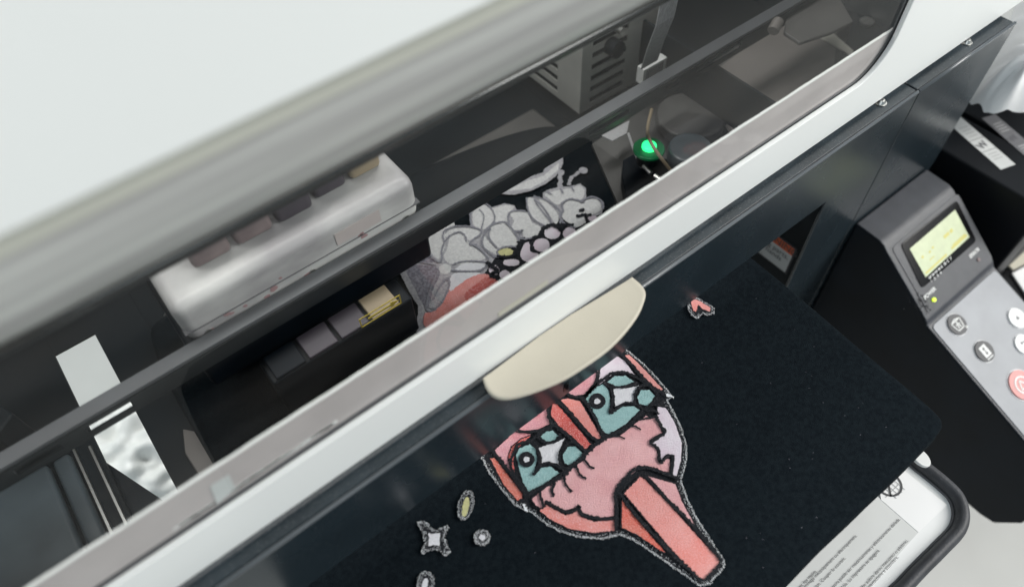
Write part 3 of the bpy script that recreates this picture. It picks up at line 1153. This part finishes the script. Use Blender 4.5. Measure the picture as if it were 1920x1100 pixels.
# prohibition mark
c = lbl(1666, 906)
bm = bmesh.new()
rr = .0115
n = 40
for i in range(n):
    a0, a1 = 2 * PI * i / n, 2 * PI * (i + 1) / n
    prism([c + Vector((math.cos(a0), math.sin(a0), 0)) * rr, c + Vector((math.cos(a1), math.sin(a1), 0)) * rr,
           c + Vector((math.cos(a1), math.sin(a1), 0)) * (rr - .0017), c + Vector((math.cos(a0), math.sin(a0), 0)) * (rr - .0017)], Z, .0002, bm, 0)
d = Vector((.7, .7, 0))
e = Vector((-.7, .7, 0))
prism([c - d * rr + e * .0008, c - d * rr - e * .0008, c + d * rr - e * .0008, c + d * rr + e * .0008], Z, .0002, bm, 0)
for k in (-.006, -.002, .002, .006):
    prism([c + Vector((-.012, k, -.0001)), c + Vector((.009, k, -.0001)), c + Vector((.009, k + .0005, -.0001)), c + Vector((-.012, k + .0005, -.0001))], Z, .0001, bm, 1)
    prism([c + Vector((k, -.012, -.00005)), c + Vector((k + .0005, -.012, -.00005)), c + Vector((k + .0005, .010, -.00005)), c + Vector((k, .010, -.00005))], Z, .0001, bm, 1)
link('prohibition_mark', bm, ['ink', 'inklight'], ty, recalc=False)
# round pale lever sticking out under the shirt
c = wz(1724, 857, .880)
bm = cyl(c - Z * .002, Vector((.45, -.1, 1)), .0095, .0032, seg=40)
link('platen_lever', bm, 'paper', pt, bevel=.001)
# column carrying the tray
link('tray_arm', box(-.09, .09, -.10, .35, .70, .827), 'black', ty, bevel=.004)
link('stand', box(-.40, .40, .40, .46, .0, .90) if False else box(-.09, .09, .10, .34, .0, .699), 'black', PR)

# ================================================================== SHIRT
ZP = .950
bm = bmesh.new()
# superelliptic rounded slab outline, soft folded edges
ol = []
base = [(-.2330, .26), (-.237, .10), (-.236, -.06), (-.232, -.165), (-.222, -.187), (-.200, -.1945), (-.08, -.1955), (.031, -.1948), (.0899, -.1948), (.1400, -.1952), (.1925, -.1956), (.2095, -.1945), (.2178, -.1915), (.2212, -.1840), (.2230, -.1625), (.2252, -.1079), (.2282, -.0538), (.2300, .0107), (.228, .12), (.226, .21), (.20, .262), (.10, .29), (-.05, .30), (-.20, .292)]
ol = smoothpath([Vector((x, y, 0)) for x, y in base], 6, closed=True)
N_ = len(ol)
rowsz = [(1.0, -.026), (1.002, -.018), (1.003, -.010), (1.0, -.005), (.994, -.0018), (.985, -.0004), (.96, 0)]
rings = []
cx_, cy_ = 0.003, .05
for f_, dz in rowsz:
    rg = []
    for i, p in enumerate(ol):
        wob = .0003 * math.sin(i * .37) + .0002 * math.sin(i * .91 + 1) if dz < -.004 else 0
        inset = (1 - f_) * .2
        d = Vector((p.x - cx_, p.y - cy_, 0))
        dn = d.normalized()
        rg.append(bm.verts.new(Vector((p.x, p.y, ZP + dz)) - dn * inset + dn * wob))
    rings.append(rg)
for r0, r1 in zip(rings, rings[1:]):
    for i in range(N_):
        bm.faces.new([r0[i], r0[(i + 1) % N_], r1[(i + 1) % N_], r1[i]])
bm.faces.new(rings[-1])
sh = link('t_shirt', bm, 'cloth', None, smooth=True)
tag(sh, 'black t-shirt stretched on the platen with a half-printed coloured drawing', 't-shirt')

# ---------------------------------------------------------------- PRINT ON THE SHIRT
INK = ['i_black', 'i_teal', 'i_white', 'i_lilac', 'i_pink', 'i_coral', 'i_red', 'i_orange', 'i_rose', 'i_yellow', 'i_fleck', 'i_greyline', 'i_pale', 'i_mist', 'i_dusk']
IX = {k[2:]: i for i, k in enumerate(INK)}


class Print:
    def __init__(s, ox, oy, sc):
        s.bm = bmesh.new()
        s.ox, s.oy, s.sc = ox, oy, sc
        s.z = ZP + .00025

    def pt(s, p):
        return wz(s.ox + p[0] / s.sc, s.oy + p[1] / s.sc, ZP)

    def fill(s, pts, m, smooth=True, z=None, rough=.0):
        s.z += .00003
        zz = s.z if z is None else z
        P = [s.pt(p) for p in pts]
        if smooth:
            P = smoothpath(P, 4, closed=True)
        if rough:
            P2 = []
            for i, p in enumerate(P):
                q = P[(i + 1) % len(P)]
                k = max(1, int((q - p).length / .0007))
                for j in range(k):
                    P2.append(p.lerp(q, j / k) + Vector((random.uniform(-rough, rough), random.uniform(-rough, rough), 0)))
            P = P2
        vs = [s.bm.verts.new((p.x, p.y, zz)) for p in P]
        for t in geometry.tessellate_polygon([[Vector((p.x, p.y, 0)) for p in P]]):
            try:
                f = s.bm.faces.new([vs[i] for i in t])
                f.material_index = IX[m]
            except ValueError:
                pass
        return P

    def stroke(s, pts, width, m='black', closed=False, smooth=True, jit=.42, world=False, step=.0008):
        s.z += .00003
        P = list(pts) if world else [s.pt(p) for p in pts]
        if smooth:
            P = smoothpath(P, 5, closed=closed)
        if closed:
            P = P + [P[0]]
        L_ = []
        for i in range(len(P) - 1):
            p, q = P[i], P[i + 1]
            k = max(1, int((q - p).length / step))
            for j in range(k):
                L_.append((p.lerp(q, j / k), (q - p).normalized()))
        if not L_:
            return P
        L_.append((P[-1], L_[-1][1]))
        pr = None
        for p, d in L_:
            nrm = Vector((-d.y, d.x, 0))
            sp_ = lambda: 1 + (random.uniform(jit * .5, jit * 1.9) if random.random() < .38 else random.uniform(-jit, jit * .3))
            a_ = p + nrm * (width / 2 * sp_()) + d * random.uniform(-.0003, .0003)
            b_ = p - nrm * (width / 2 * sp_()) + d * random.uniform(-.0003, .0003)
            c_ = (s.bm.verts.new((a_.x, a_.y, s.z)), s.bm.verts.new((b_.x, b_.y, s.z)))
            if pr:
                f = s.bm.faces.new([pr[0], c_[0], c_[1], pr[1]])
                f.material_index = IX[m]
            pr = c_
        return P

    def flecks(s, P, w0, w1, per_mm, m='fleck', closed=True, side=1, slant=0.9, size=(.0004, .0012), thick=.00032):
        s.z += .00003
        n_ = len(P)
        cen_ = sum(P, Vector()) / n_
        area_ = sum(P[i].x * P[(i + 1) % n_].y - P[(i + 1) % n_].x * P[i].y for i in range(n_))
        sg = -1 if area_ > 0 else 1
        for i in range(n_ if closed else n_ - 1):
            p, q = P[i], P[(i + 1) % n_]
            l = (q - p).length
            if l < 1e-6:
                continue
            d = (q - p) / l
            nrm = Vector((-d.y, d.x, 0)) * sg
            k = l * 1000 * per_mm
            k = int(k) + (1 if random.random() < k - int(k) else 0)
            for _ in range(k):
                c_ = p.lerp(q, random.random()) + nrm * random.uniform(w0, w1)
                a_ = slant + random.gauss(0, .35)
                dd = Vector((math.cos(a_), math.sin(a_), 0)) * random.uniform(*size) / 2
                ee = Vector((-dd.y, dd.x, 0)).normalized() * thick * random.uniform(.6, 1.2) / 2
                zz = s.z + random.uniform(0, .00002)
                f = s.bm.faces.new([s.bm.verts.new((v.x, v.y, zz)) for v in (c_ - dd - ee, c_ + dd - ee, c_ + dd * .8 + ee, c_ - dd * .7 + ee)])
                f.material_index = IX[m]


pr = Print(880, 640, 2.392)
sil = [(60, 525), (95, 590), (150, 662), (205, 728), (225, 738), (262, 752), (300, 775), (350, 818), (420, 852), (500, 874), (600, 880), (680, 862), (740, 887),
       (830, 947), (930, 1017), (1035, 1092), (1075, 1082), (1140, 1005), (1138, 980), (1085, 900), (1015, 790), (968, 690), (945, 622), (968, 545), (972, 470),
       (945, 380), (905, 300), (882, 262), (905, 246), (880, 212), (850, 178), (780, 103), (710, 46), (640, -8), (540, 10), (300, 160), (60, 350), (20, 440)]
P0 = pr.fill(sil, 'black', smooth=False, rough=.0003)
pr.flecks(P0, -.0002, .0011, 3.0, slant=1.0)
pr.flecks(P0, -.0028, -.0002, 1.0, slant=1.0, thick=.00026)
# (colour, points, outline width)
F = [
    ('orange', [(90, 522), (116, 520), (165, 582), (240, 682), (240, 703), (215, 716), (150, 640)]),
    ('rose', [(110, 488), (180, 424), (120, 380), (260, 290), (345, 230), (362, 372), (310, 396), (265, 402), (205, 405), (290, 414), (235, 445), (196, 485), (183, 520), (215, 612), (160, 560)]),
    ('red', [(285, 418), (235, 435), (190, 470), (172, 520), (185, 570), (210, 600), (200, 540), (205, 500), (240, 458)]),
    ('teal', [(206, 512), (222, 478), (272, 458), (298, 480), (308, 530), (288, 602), (325, 562), (365, 558), (408, 590), (340, 640), (265, 678), (235, 625)]),
    ('teal', [(312, 428), (345, 402), (375, 398), (402, 424), (380, 448), (345, 452)]),
    ('teal', [(416, 510), (440, 472), (478, 468), (512, 502), (498, 532), (452, 562), (424, 548)]),
    ('white', [(308, 478), (350, 462), (388, 452), (432, 428), (408, 486), (400, 530), (425, 572), (388, 548), (342, 545), (325, 552), (318, 515)]),
    ('red', [(372, 276), (396, 280), (430, 320), (490, 390), (548, 462), (520, 490), (470, 440), (395, 376), (362, 330)]),
    ('coral', [(405, 262), (440, 254), (498, 268), (596, 432), (566, 448), (500, 370), (430, 290)]),
    ('rose', [(380, 230), (500, 140), (575, 60), (580, 138), (560, 190), (520, 240), (470, 248), (432, 236)]),
    ('lilac', [(585, 128), (600, 60), (672, 70), (702, 92), (752, 162), (700, 145), (645, 148), (596, 190), (572, 212)]),
    ('coral', [(694, 64), (718, 60), (790, 130), (868, 214), (864, 236), (810, 192), (750, 130)]),
    ('teal', [(518, 262), (545, 216), (600, 190), (628, 222), (634, 280), (628, 326), (688, 292), (738, 290), (768, 310), (705, 372), (622, 424), (588, 396), (552, 330)]),
    ('teal', [(614, 184), (650, 156), (700, 154), (746, 184), (702, 200), (658, 206)]),
    ('teal', [(750, 252), (768, 218), (808, 218), (836, 246), (802, 294), (760, 284)]),
    ('white', [(640, 202), (700, 212), (764, 196), (742, 240), (746, 290), (700, 276), (652, 298), (648, 250)]),
    ('coral', [(276, 722), (312, 762), (340, 728), (430, 778), (482, 758), (502, 786), (560, 806), (650, 800), (655, 852), (560, 862), (450, 845), (360, 800), (300, 752)]),
    ('pink', [(276, 708), (330, 664), (420, 602), (500, 540), (540, 480), (600, 442), (680, 420), (740, 370), (792, 332), (836, 346), (852, 380), (868, 410), (850, 430), (812, 455),
              (842, 490), (850, 548), (880, 522), (902, 532), (898, 592), (762, 572), (655, 664), (650, 788), (560, 796), (508, 772), (488, 744), (430, 762), (345, 718), (330, 752), (300, 742)]),
    ('lilac', [(842, 292), (882, 300), (925, 370), (955, 460), (950, 540), (925, 626), (908, 600), (918, 520), (882, 512), (856, 542), (848, 490), (818, 458), (872, 414), (858, 375), (838, 332)]),
    ('pink', [(795, 602), (925, 640), (955, 720), (985, 775), (1020, 840), (900, 720)]),
    ('coral', [(690, 682), (765, 606), (788, 618), (900, 735), (1125, 985), (1110, 1010), (1056, 1070), (1018, 1058), (900, 930), (790, 800)]),
    ('orange', [(682, 702), (702, 735), (780, 830), (888, 955), (856, 942), (760, 876), (680, 838)]),
]
SH = {5: 1}
for m, pts in F:
    P = pr.fill(pts, m, smooth=False)
    pr.stroke(P, .0009, closed=True, smooth=False, world=True, jit=.5)
# rings in the eyes
for cx, cy, r in ((257, 532, 36), (573, 272, 37)):
    circ = [(cx + r * math.cos(a), cy + r * .95 * math.sin(a)) for a in [k * PI / 8 for k in range(16)]]
    pr.fill(circ, 'black', rough=.0003)
    circ = [(cx + 14 * math.cos(a), cy + 13 * math.sin(a)) for a in [k * PI / 5 for k in range(10)]]
    pr.fill(circ, 'white', rough=.0004)
W = .0024
for pts, wd in (
        ([(62, 470), (110, 500), (170, 575), (235, 665), (262, 700)], W), ([(200, 500), (185, 560), (225, 630), (262, 690)], W * .9),
        ([(262, 695), (330, 655), (420, 600), (500, 530), (560, 470), (620, 430), (700, 395), (760, 335), (800, 300), (850, 262)], W * 1.25),
        ([(200, 505), (225, 462), (280, 448), (325, 408), (370, 385)], W), ([(215, 405), (300, 408), (372, 385)], W * .8),
        ([(352, 300), (362, 360), (400, 392), (460, 440), (520, 495)], W), ([(372, 268), (430, 300), (500, 385), (575, 455)], W),
        ([(425, 235), (470, 252), (510, 262), (560, 340), (600, 430)], W), ([(578, 140), (565, 195), (520, 250), (570, 200), (640, 148), (700, 145), (760, 172), (800, 200), (850, 245)], W),
        ([(680, 60), (740, 125), (800, 190), (870, 240)], W), ([(300, 420), (330, 450), (365, 458), (400, 440), (408, 415)], W * .8),
        ([(300, 475), (315, 510), (312, 560), (288, 600)], W * .9), ([(288, 604), (325, 556), (370, 552), (430, 585)], W * .8),
        ([(405, 495), (405, 540), (430, 575), (500, 530)], W * .8), ([(418, 490), (440, 462), (475, 458)], W * .8),
        ([(600, 190), (640, 210), (700, 208), (755, 190)], W * .8), ([(630, 210), (645, 260), (632, 325), (690, 284), (740, 284), (780, 305)], W * .8),
        ([(742, 290), (742, 240), (770, 205), (810, 208), (845, 245)], W * .8),
        ([(385, 628), (372, 665), (378, 702)], W * .75), ([(425, 592), (430, 640), (460, 678)], W * .75), ([(478, 558), (495, 600), (525, 622)], W * .7),
        ([(512, 530), (535, 560), (562, 574)], W * .7), ([(640, 432), (670, 430), (696, 442)], W * .6), ([(715, 388), (740, 385), (768, 402)], W * .6),
        ([(752, 356), (800, 350), (836, 340)], W * .6), ([(790, 318), (820, 314), (850, 332)], W * .7), ([(800, 290), (840, 288), (880, 268)], W * .8),
        ([(318, 670), (322, 710), (335, 748)], W * .8),
        ([(340, 718), (430, 768), (470, 762), (490, 742), (505, 778), (600, 800), (655, 796)], W * .85),
        ([(835, 335), (850, 375), (875, 412), (845, 435), (808, 456), (848, 490), (852, 550), (885, 520), (912, 525), (900, 605)], W * .95),
        ([(655, 855), (662, 760), (660, 672), (762, 570), (900, 605), (945, 625)], W), ([(672, 680), (760, 800), (900, 945), (1040, 1080)], W),
        ([(785, 605), (900, 725), (1010, 840), (1130, 985)], W), ([(1050, 1080), (1128, 1000)], W * .9)):
    pr.stroke(pts, wd)
# whisker ends sticking out
pr.stroke([(240, 735), (262, 768)], .0016, 'fleck', jit=.8)
pr.stroke([(880, 245), (915, 258)], .0014, 'fleck', jit=.8)
# sparkles
s2 = Print(760, 880, 5)
s2.bm.free()
s2.bm = pr.bm
s2.z = pr.z


def spark(pr_, outer_, inner_, m, smooth=False, close=3.0):
    P = pr_.fill(outer_, 'black', smooth=smooth)
    pr_.flecks(P, -.0012, .0004, close, slant=1.0, size=(.0004, .0010), thick=.00026)
    pr_.flecks(P, -.0028, -.001, close * .45, slant=1.0, size=(.0004, .0010), thick=.00024)
    pr_.fill(inner_, m, smooth=smooth, rough=.0004)


def ell(cx, cy, rx, ry, t=0, n=18):
    t = math.radians(t)
    return [(cx + rx * math.cos(a) * math.cos(t) - ry * math.sin(a) * math.sin(t), cy + rx * math.cos(a) * math.sin(t) + ry * math.sin(a) * math.cos(t))
            for a in [2 * PI * k / n for k in range(n)]]


spark(s2, [(120, 505), (170, 490), (215, 510), (250, 560), (310, 570), (410, 535), (375, 640), (400, 720), (430, 780), (380, 820), (330, 770), (230, 765), (165, 805), (150, 770), (190, 700), (170, 620)],
      [(215, 600), (250, 612), (335, 603), (325, 660), (330, 730), (270, 715), (215, 728), (228, 660)], 'white')
spark(s2, ell(570, 345, 70, 140, 15), ell(570, 360, 30, 92, 10), 'yellow', True)
spark(s2, ell(722, 648, 74, 72, 0), ell(724, 648, 30, 28, 0), 'white', True, 4)
spark(s2, ell(195, 1070, 80, 105, 10), ell(190, 1080, 26, 55, 15), 'white', True)
s3 = Print(1280, 370, 2.973)
s3.bm.free()
s3.bm = pr.bm
s3.z = pr.z
spark(s3, [(22, 600), (40, 572), (75, 568), (130, 600), (172, 628), (172, 658), (135, 668), (105, 660), (80, 688), (50, 672), (30, 640)],
      [(42, 588), (70, 578), (110, 600), (152, 625), (148, 648), (110, 632), (82, 608), (72, 650), (56, 640)], 'coral')
# ---------- part of the drawing seen through the window
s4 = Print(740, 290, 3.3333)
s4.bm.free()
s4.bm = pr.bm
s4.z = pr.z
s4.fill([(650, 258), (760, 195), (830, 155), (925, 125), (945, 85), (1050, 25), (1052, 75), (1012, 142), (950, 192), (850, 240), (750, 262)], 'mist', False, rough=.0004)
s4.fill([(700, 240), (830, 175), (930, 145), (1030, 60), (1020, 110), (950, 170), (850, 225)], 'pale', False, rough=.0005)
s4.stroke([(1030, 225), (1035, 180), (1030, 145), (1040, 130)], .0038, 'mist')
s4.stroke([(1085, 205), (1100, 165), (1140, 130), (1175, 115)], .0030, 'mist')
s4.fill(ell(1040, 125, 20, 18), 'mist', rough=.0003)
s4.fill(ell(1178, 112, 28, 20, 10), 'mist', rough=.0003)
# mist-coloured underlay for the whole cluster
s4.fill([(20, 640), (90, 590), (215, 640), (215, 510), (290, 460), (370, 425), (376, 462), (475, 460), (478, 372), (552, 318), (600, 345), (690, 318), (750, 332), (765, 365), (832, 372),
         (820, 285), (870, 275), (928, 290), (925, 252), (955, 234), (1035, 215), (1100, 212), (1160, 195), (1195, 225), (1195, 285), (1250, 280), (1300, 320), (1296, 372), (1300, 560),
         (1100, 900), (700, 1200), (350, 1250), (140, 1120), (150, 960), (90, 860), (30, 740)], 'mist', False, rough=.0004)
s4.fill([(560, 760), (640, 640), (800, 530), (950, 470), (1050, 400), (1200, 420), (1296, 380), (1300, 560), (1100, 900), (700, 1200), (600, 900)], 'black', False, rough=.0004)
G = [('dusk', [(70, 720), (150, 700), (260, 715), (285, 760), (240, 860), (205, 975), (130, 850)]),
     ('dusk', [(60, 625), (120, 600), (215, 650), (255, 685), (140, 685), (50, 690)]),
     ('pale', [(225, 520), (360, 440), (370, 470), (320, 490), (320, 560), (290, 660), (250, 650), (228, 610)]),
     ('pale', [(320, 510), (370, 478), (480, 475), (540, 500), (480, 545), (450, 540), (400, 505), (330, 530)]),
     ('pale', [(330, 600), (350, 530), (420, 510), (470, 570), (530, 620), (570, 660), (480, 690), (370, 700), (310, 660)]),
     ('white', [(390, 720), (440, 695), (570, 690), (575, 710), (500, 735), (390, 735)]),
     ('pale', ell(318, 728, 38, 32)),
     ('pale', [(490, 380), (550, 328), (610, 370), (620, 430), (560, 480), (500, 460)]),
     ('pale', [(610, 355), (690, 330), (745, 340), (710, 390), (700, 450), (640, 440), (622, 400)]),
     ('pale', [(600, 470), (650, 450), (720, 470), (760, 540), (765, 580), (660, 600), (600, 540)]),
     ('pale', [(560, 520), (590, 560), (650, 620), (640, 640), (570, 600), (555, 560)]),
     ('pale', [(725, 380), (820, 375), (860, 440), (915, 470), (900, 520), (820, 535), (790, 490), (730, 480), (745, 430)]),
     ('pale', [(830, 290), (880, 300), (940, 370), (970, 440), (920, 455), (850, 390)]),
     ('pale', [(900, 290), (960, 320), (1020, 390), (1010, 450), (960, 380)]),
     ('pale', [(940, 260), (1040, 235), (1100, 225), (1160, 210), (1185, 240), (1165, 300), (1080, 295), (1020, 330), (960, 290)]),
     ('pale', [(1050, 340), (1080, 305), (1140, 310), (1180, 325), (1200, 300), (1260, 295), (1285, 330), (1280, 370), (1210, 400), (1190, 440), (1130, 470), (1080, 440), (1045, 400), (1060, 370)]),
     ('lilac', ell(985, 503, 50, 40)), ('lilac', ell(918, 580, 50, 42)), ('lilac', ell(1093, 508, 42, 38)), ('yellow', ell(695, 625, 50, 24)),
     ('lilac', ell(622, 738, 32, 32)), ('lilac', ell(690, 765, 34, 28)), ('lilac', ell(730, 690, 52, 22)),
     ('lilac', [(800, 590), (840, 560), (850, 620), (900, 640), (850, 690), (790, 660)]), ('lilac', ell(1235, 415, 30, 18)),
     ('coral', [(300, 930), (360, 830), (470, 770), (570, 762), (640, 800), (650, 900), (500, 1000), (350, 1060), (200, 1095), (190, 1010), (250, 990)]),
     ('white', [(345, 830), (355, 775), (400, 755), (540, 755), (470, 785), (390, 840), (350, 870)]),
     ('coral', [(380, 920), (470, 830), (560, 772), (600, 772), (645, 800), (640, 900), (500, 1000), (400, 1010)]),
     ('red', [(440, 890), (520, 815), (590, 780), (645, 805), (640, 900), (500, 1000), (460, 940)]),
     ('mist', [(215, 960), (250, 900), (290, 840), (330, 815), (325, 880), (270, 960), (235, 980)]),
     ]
for m, pts in G:
    s4.fill(pts, m, True, rough=.0005)
GL = .0014
for pts, wd, m in (
        ([(40, 690), (150, 685), (265, 705)], GL, 'greyline'), ([(275, 745), (230, 850), (200, 970), (240, 992), (300, 935), (345, 830), (330, 790), (280, 850), (240, 930)], GL * 1.2, 'greyline'),
        ([(360, 705), (450, 680), (575, 688)], GL, 'greyline'), ([(355, 738), (450, 745), (540, 740), (580, 700)], GL, 'greyline'),
        ([(225, 640), (260, 680), (295, 680), (300, 600), (340, 530), (400, 500), (440, 520), (450, 560)], GL, 'greyline'),
        ([(310, 560), (310, 500), (370, 468), (475, 465), (545, 500), (490, 550), (470, 580), (520, 580)], GL, 'greyline'),
        ([(480, 460), (478, 372), (552, 318), (610, 360), (625, 430), (560, 490)], GL * .8, 'greyline'), ([(530, 360), (560, 400), (545, 480)], GL * .7, 'greyline'),
        ([(560, 520), (600, 465), (690, 440), (760, 520), (780, 560), (775, 600), (740, 590), (680, 595), (640, 625), (660, 655), (620, 650), (560, 600), (545, 560), (560, 520)], GL * 1.2, 'greyline'),
        ([(600, 480), (590, 530), (640, 600)], GL, 'greyline'), ([(470, 570), (540, 610), (590, 670)], GL, 'greyline'),
        ([(720, 470), (710, 400), (740, 370), (820, 372)], GL, 'greyline'), ([(720, 470), (760, 500), (800, 490), (780, 520), (800, 545), (870, 535)], GL * 1.1, 'greyline'),
        ([(825, 285), (835, 370), (880, 430), (960, 465), (970, 420), (920, 340), (870, 300)], GL, 'greyline'), ([(880, 320), (920, 370), (975, 440)], GL * .8, 'greyline'),
        ([(870, 278), (960, 310), (1030, 370), (1035, 450)], GL, 'greyline'),
        ([(1175, 315), (1100, 295), (1045, 325), (1050, 370), (1035, 400), (1060, 450), (1130, 475)], GL * 1.3, 'greyline'),
        ([(1160, 310), (1230, 282), (1290, 310), (1300, 360)], GL * 1.3, 'greyline'),
        ([(950, 250), (985, 270)], GL, 'greyline'), ([(1035, 230), (1050, 260)], GL, 'greyline'), ([(1100, 215), (1120, 250)], GL, 'greyline'),
        ([(1150, 370), (1185, 362)], .0035, 'black'), ([(1130, 405), (1165, 400), (1200, 395), (1230, 400)], .003, 'black'), ([(1190, 400), (1205, 440)], .003, 'black'),
        ([(575, 690), (640, 740), (600, 770), (650, 790)], .004, 'black'), ([(780, 560), (770, 620), (720, 655), (640, 655)], .0034, 'black'),
        ([(860, 540), (900, 530), (930, 480), (990, 460), (1040, 490), (1050, 460), (1120, 460)], .0036, 'black')):
    s4.stroke(pts, wd, m)
ink = link('printed_drawing', pr.bm, INK, sh, recalc=False)

# lint on the shirt
bm = bmesh.new()
for _ in range(50):
    x, y = random.uniform(-.20, .21), random.uniform(-.185, .0)
    a_ = random.uniform(0, PI)
    l = random.uniform(.0002, .0006)
    d_ = Vector((math.cos(a_), math.sin(a_), 0)) * l
    e_ = Vector((-d_.y, d_.x, 0)).normalized() * .00011
    c_ = Vector((x, y, ZP + .00012))
    bm.faces.new([bm.verts.new(c_ + v) for v in (-d_ - e_, d_ - e_, d_ + e_, -d_ + e_)])
o = link('lint', bm, 'i_dusk', sh, recalc=False)
o['kind'] = 'stuff'

# ================================================================== RIGHT SIDE CLUTTER
def cartridge(lab, zt, lp, wpx, grp, mw):
    """black cartridge box whose top carries a long label; lp = label corner pixels"""
    q = [wz(px, py, zt + .0006) for px, py in lp]
    x0, x1 = wpx
    y0 = -.118
    r = thing('ink_cartridge', lab, 'ink cartridge', ((x0 + x1) / 2, y0 + .15, zt - .16), grp)
    b_ = link('cartridge_body', box(x0, x1, y0, y0 + .30, zt - .16, zt), 'cardblack', r, bevel=.003)
    ax = (q[3] - q[0]).normalized()
    ln_ = (q[3] - q[0]).length
    ww = (q[1] - q[0]).length
    wd_ = Z.cross(ax) * (1 if Z.cross(ax).dot(q[1] - q[0]) > 0 else -1)
    bm = prism([q[0], q[0] + wd_ * ww, q[3] + wd_ * ww, q[3]], Z, .0004, mi=0)
    lo = q[0] + wd_ * (ww * .5) + Z * .0003
    # W in the middle with two divider rules and fine text rows
    up = -ax
    text_mesh('W', bm, lo + ax * (ln_ * .60) - (Z.cross(up)) * 0 + Z * 0, X, Y, ww * .62, 'CENTER', mi=1, bold=.0003)
    for t0 in (.43, .66):
        a_ = q[0] + ax * (ln_ * t0) + Z * .0002
        prism([a_, a_ + wd_ * ww, a_ + wd_ * ww + ax * .0006, a_ + ax * .0006], Z, .0001, bm, 1)
    for t0 in (.18, .24, .30, .36, .72, .77, .82):
        a_ = q[0] + ax * (ln_ * t0) + wd_ * (ww * .2) + Z * .0002
        prism([a_, a_ + wd_ * ww * .6, a_ + wd_ * ww * .6 + ax * .0012, a_ + ax * .0012], Z, .0001, bm, 2)
    link('cartridge_label', bm, [mw, 'icon', 'inklight'], r, recalc=False)
    return r


cartridge('black ink cartridge with bright white W label beside the printer', .880, [(1801, 219), (1788, 236), (1882, 317), (1904, 308)], (.566, .633), 'ink cartridges beside the printer', 'paper')
cartridge('black ink cartridge with dim W label half under the white cloth', .880, [(1866, 214), (1850, 228), (1935, 300), (1955, 290)], (.641, .740), 'ink cartridges beside the printer', 'icon2')

# black holder under the cartridges
bm = box(.575, 1.05, -.24, .50, .60, .69)
hl_ = link('cartridge_holder', bm, 'cardblack', None, bevel=.004)
tag(hl_, 'black tray under the ink cartridges right of the printer', 'tray')
bm = box(.60, 1.02, -.17, .47, .0, .599)
o = link('side_cabinet', bm, 'cardblack', None)
tag(o, 'black cabinet standing beside the printer below the ink cartridges', 'cabinet')

# white cloth heaped on the cartridges
cloth_px = [(1917, 8), (1896, 45), (1868, 110), (1838, 160), (1818, 188), (1835, 205), (1862, 217), (1900, 216), (1990, 190), (2080, 60), (2000, -40)]
ctr = wz(1935, 120, .98)
bmc = bmesh.new()
edgep = [wz(px, py - 12, .93) for px, py in cloth_px]
edgep = smoothpath(edgep, 5, closed=True)
nn = len(edgep)
rows = []
for k, (f_, dz) in enumerate(((1.0, -.004), (.97, .005), (.90, .018), (.75, .034), (.55, .046), (.35, .052), (.15, .055))):
    rg = []
    for i, p in enumerate(edgep):
        a_ = 2 * PI * i / nn
        fold = .010 * math.sin(a_ * 7 + k * .5) + .006 * math.sin(a_ * 13 + 1.3 + k) + .004 * math.sin(a_ * 23 + k * 2)
        q = ctr.lerp(p, f_)
        rg.append(bmc.verts.new((q.x, q.y, .93 + dz + fold * (1 - abs(f_ - .6)) * (.5 if k < 2 else 1))))
    rows.append(rg)
for r0, r1 in zip(rows, rows[1:]):
    for i in range(nn):
        bmc.faces.new([r0[i], r0[(i + 1) % nn], r1[(i + 1) % nn], r1[i]])
bmc.faces.new(rows[-1])
o = link('cloth', bmc, 'whitecloth', None, smooth=True)
sd = o.modifiers.new('s', 'SUBSURF')
sd.levels = sd.render_levels = 2
tag(o, 'crumpled white cloth draped over the cartridges at the right edge', 'cloth')

# paper trays / cream cards low at the right edge
zc = .694
for i, (pts, m, lab, nm, cat) in enumerate((
        ([(1852, 445), (1990, 330), (2010, 372), (1870, 472)], 'paperwhite', 'white card with small black marks leaning beside the printer', 'card', 'card'),
        ([(1866, 474), (1990, 385), (2020, 440), (1900, 505)], 'cream2', 'plain cream card below the white one at the right edge', 'card', 'card'),
        ([(1898, 512), (2010, 450), (2040, 500), (1930, 560)], 'whitecloth', 'lowest pale sheet at the right edge behind the control panel', 'card', 'card'))):
    z_ = zc + .012 * (2 - i)
    q = [wz(px, py, z_) for px, py in pts]
    bm = prism(q, Z, .003)
    if i == 0:
        c0 = q[0].lerp(q[2], .5)
        for u in (.2, .35, .42, .6):
            a_ = q[0].lerp(q[1], u) + (q[3] - q[0]) * .35 + Z * .0006
            prism([a_, a_ + Vector((.012, .002, 0)), a_ + Vector((.011, .006, 0)), a_ + Vector((0, .004, 0))], Z, .0003, bm, 1)
    o = link(nm, bm, [m, 'ink'], None)
    tag(o, lab, cat)

# ================================================================== PLASTIC BAG SEEN THROUGH THE GAP
bag = bmesh.new()
c = wz(262, 890, .14)
bmesh.ops.create_icosphere(bag, subdivisions=6, radius=1)
rb_ = random.Random(3)
axs = [(Vector((rb_.uniform(-1, 1), rb_.uniform(-1, 1), rb_.uniform(-1, 1))).normalized(), rb_.uniform(4, 22), rb_.uniform(0, 6), rb_.uniform(.012, .045)) for _ in range(44)]
for v in bag.verts:
    n_ = v.co.normalized()
    d_ = 1 + sum(a * (abs(math.sin(n_.dot(ax) * f + ph)) - .5) for ax, f, ph, a in axs)
    v.co = Vector((n_.x * .17 * d_ + c.x, n_.y * .15 * d_ + c.y - .02, max(.0, (n_.z * .14 * d_) + .12)))
o = link('plastic_bag', bag, 'bag', None, smooth=True)
tag(o, 'crumpled clear plastic bag lying on the floor behind the printer', 'plastic bag')
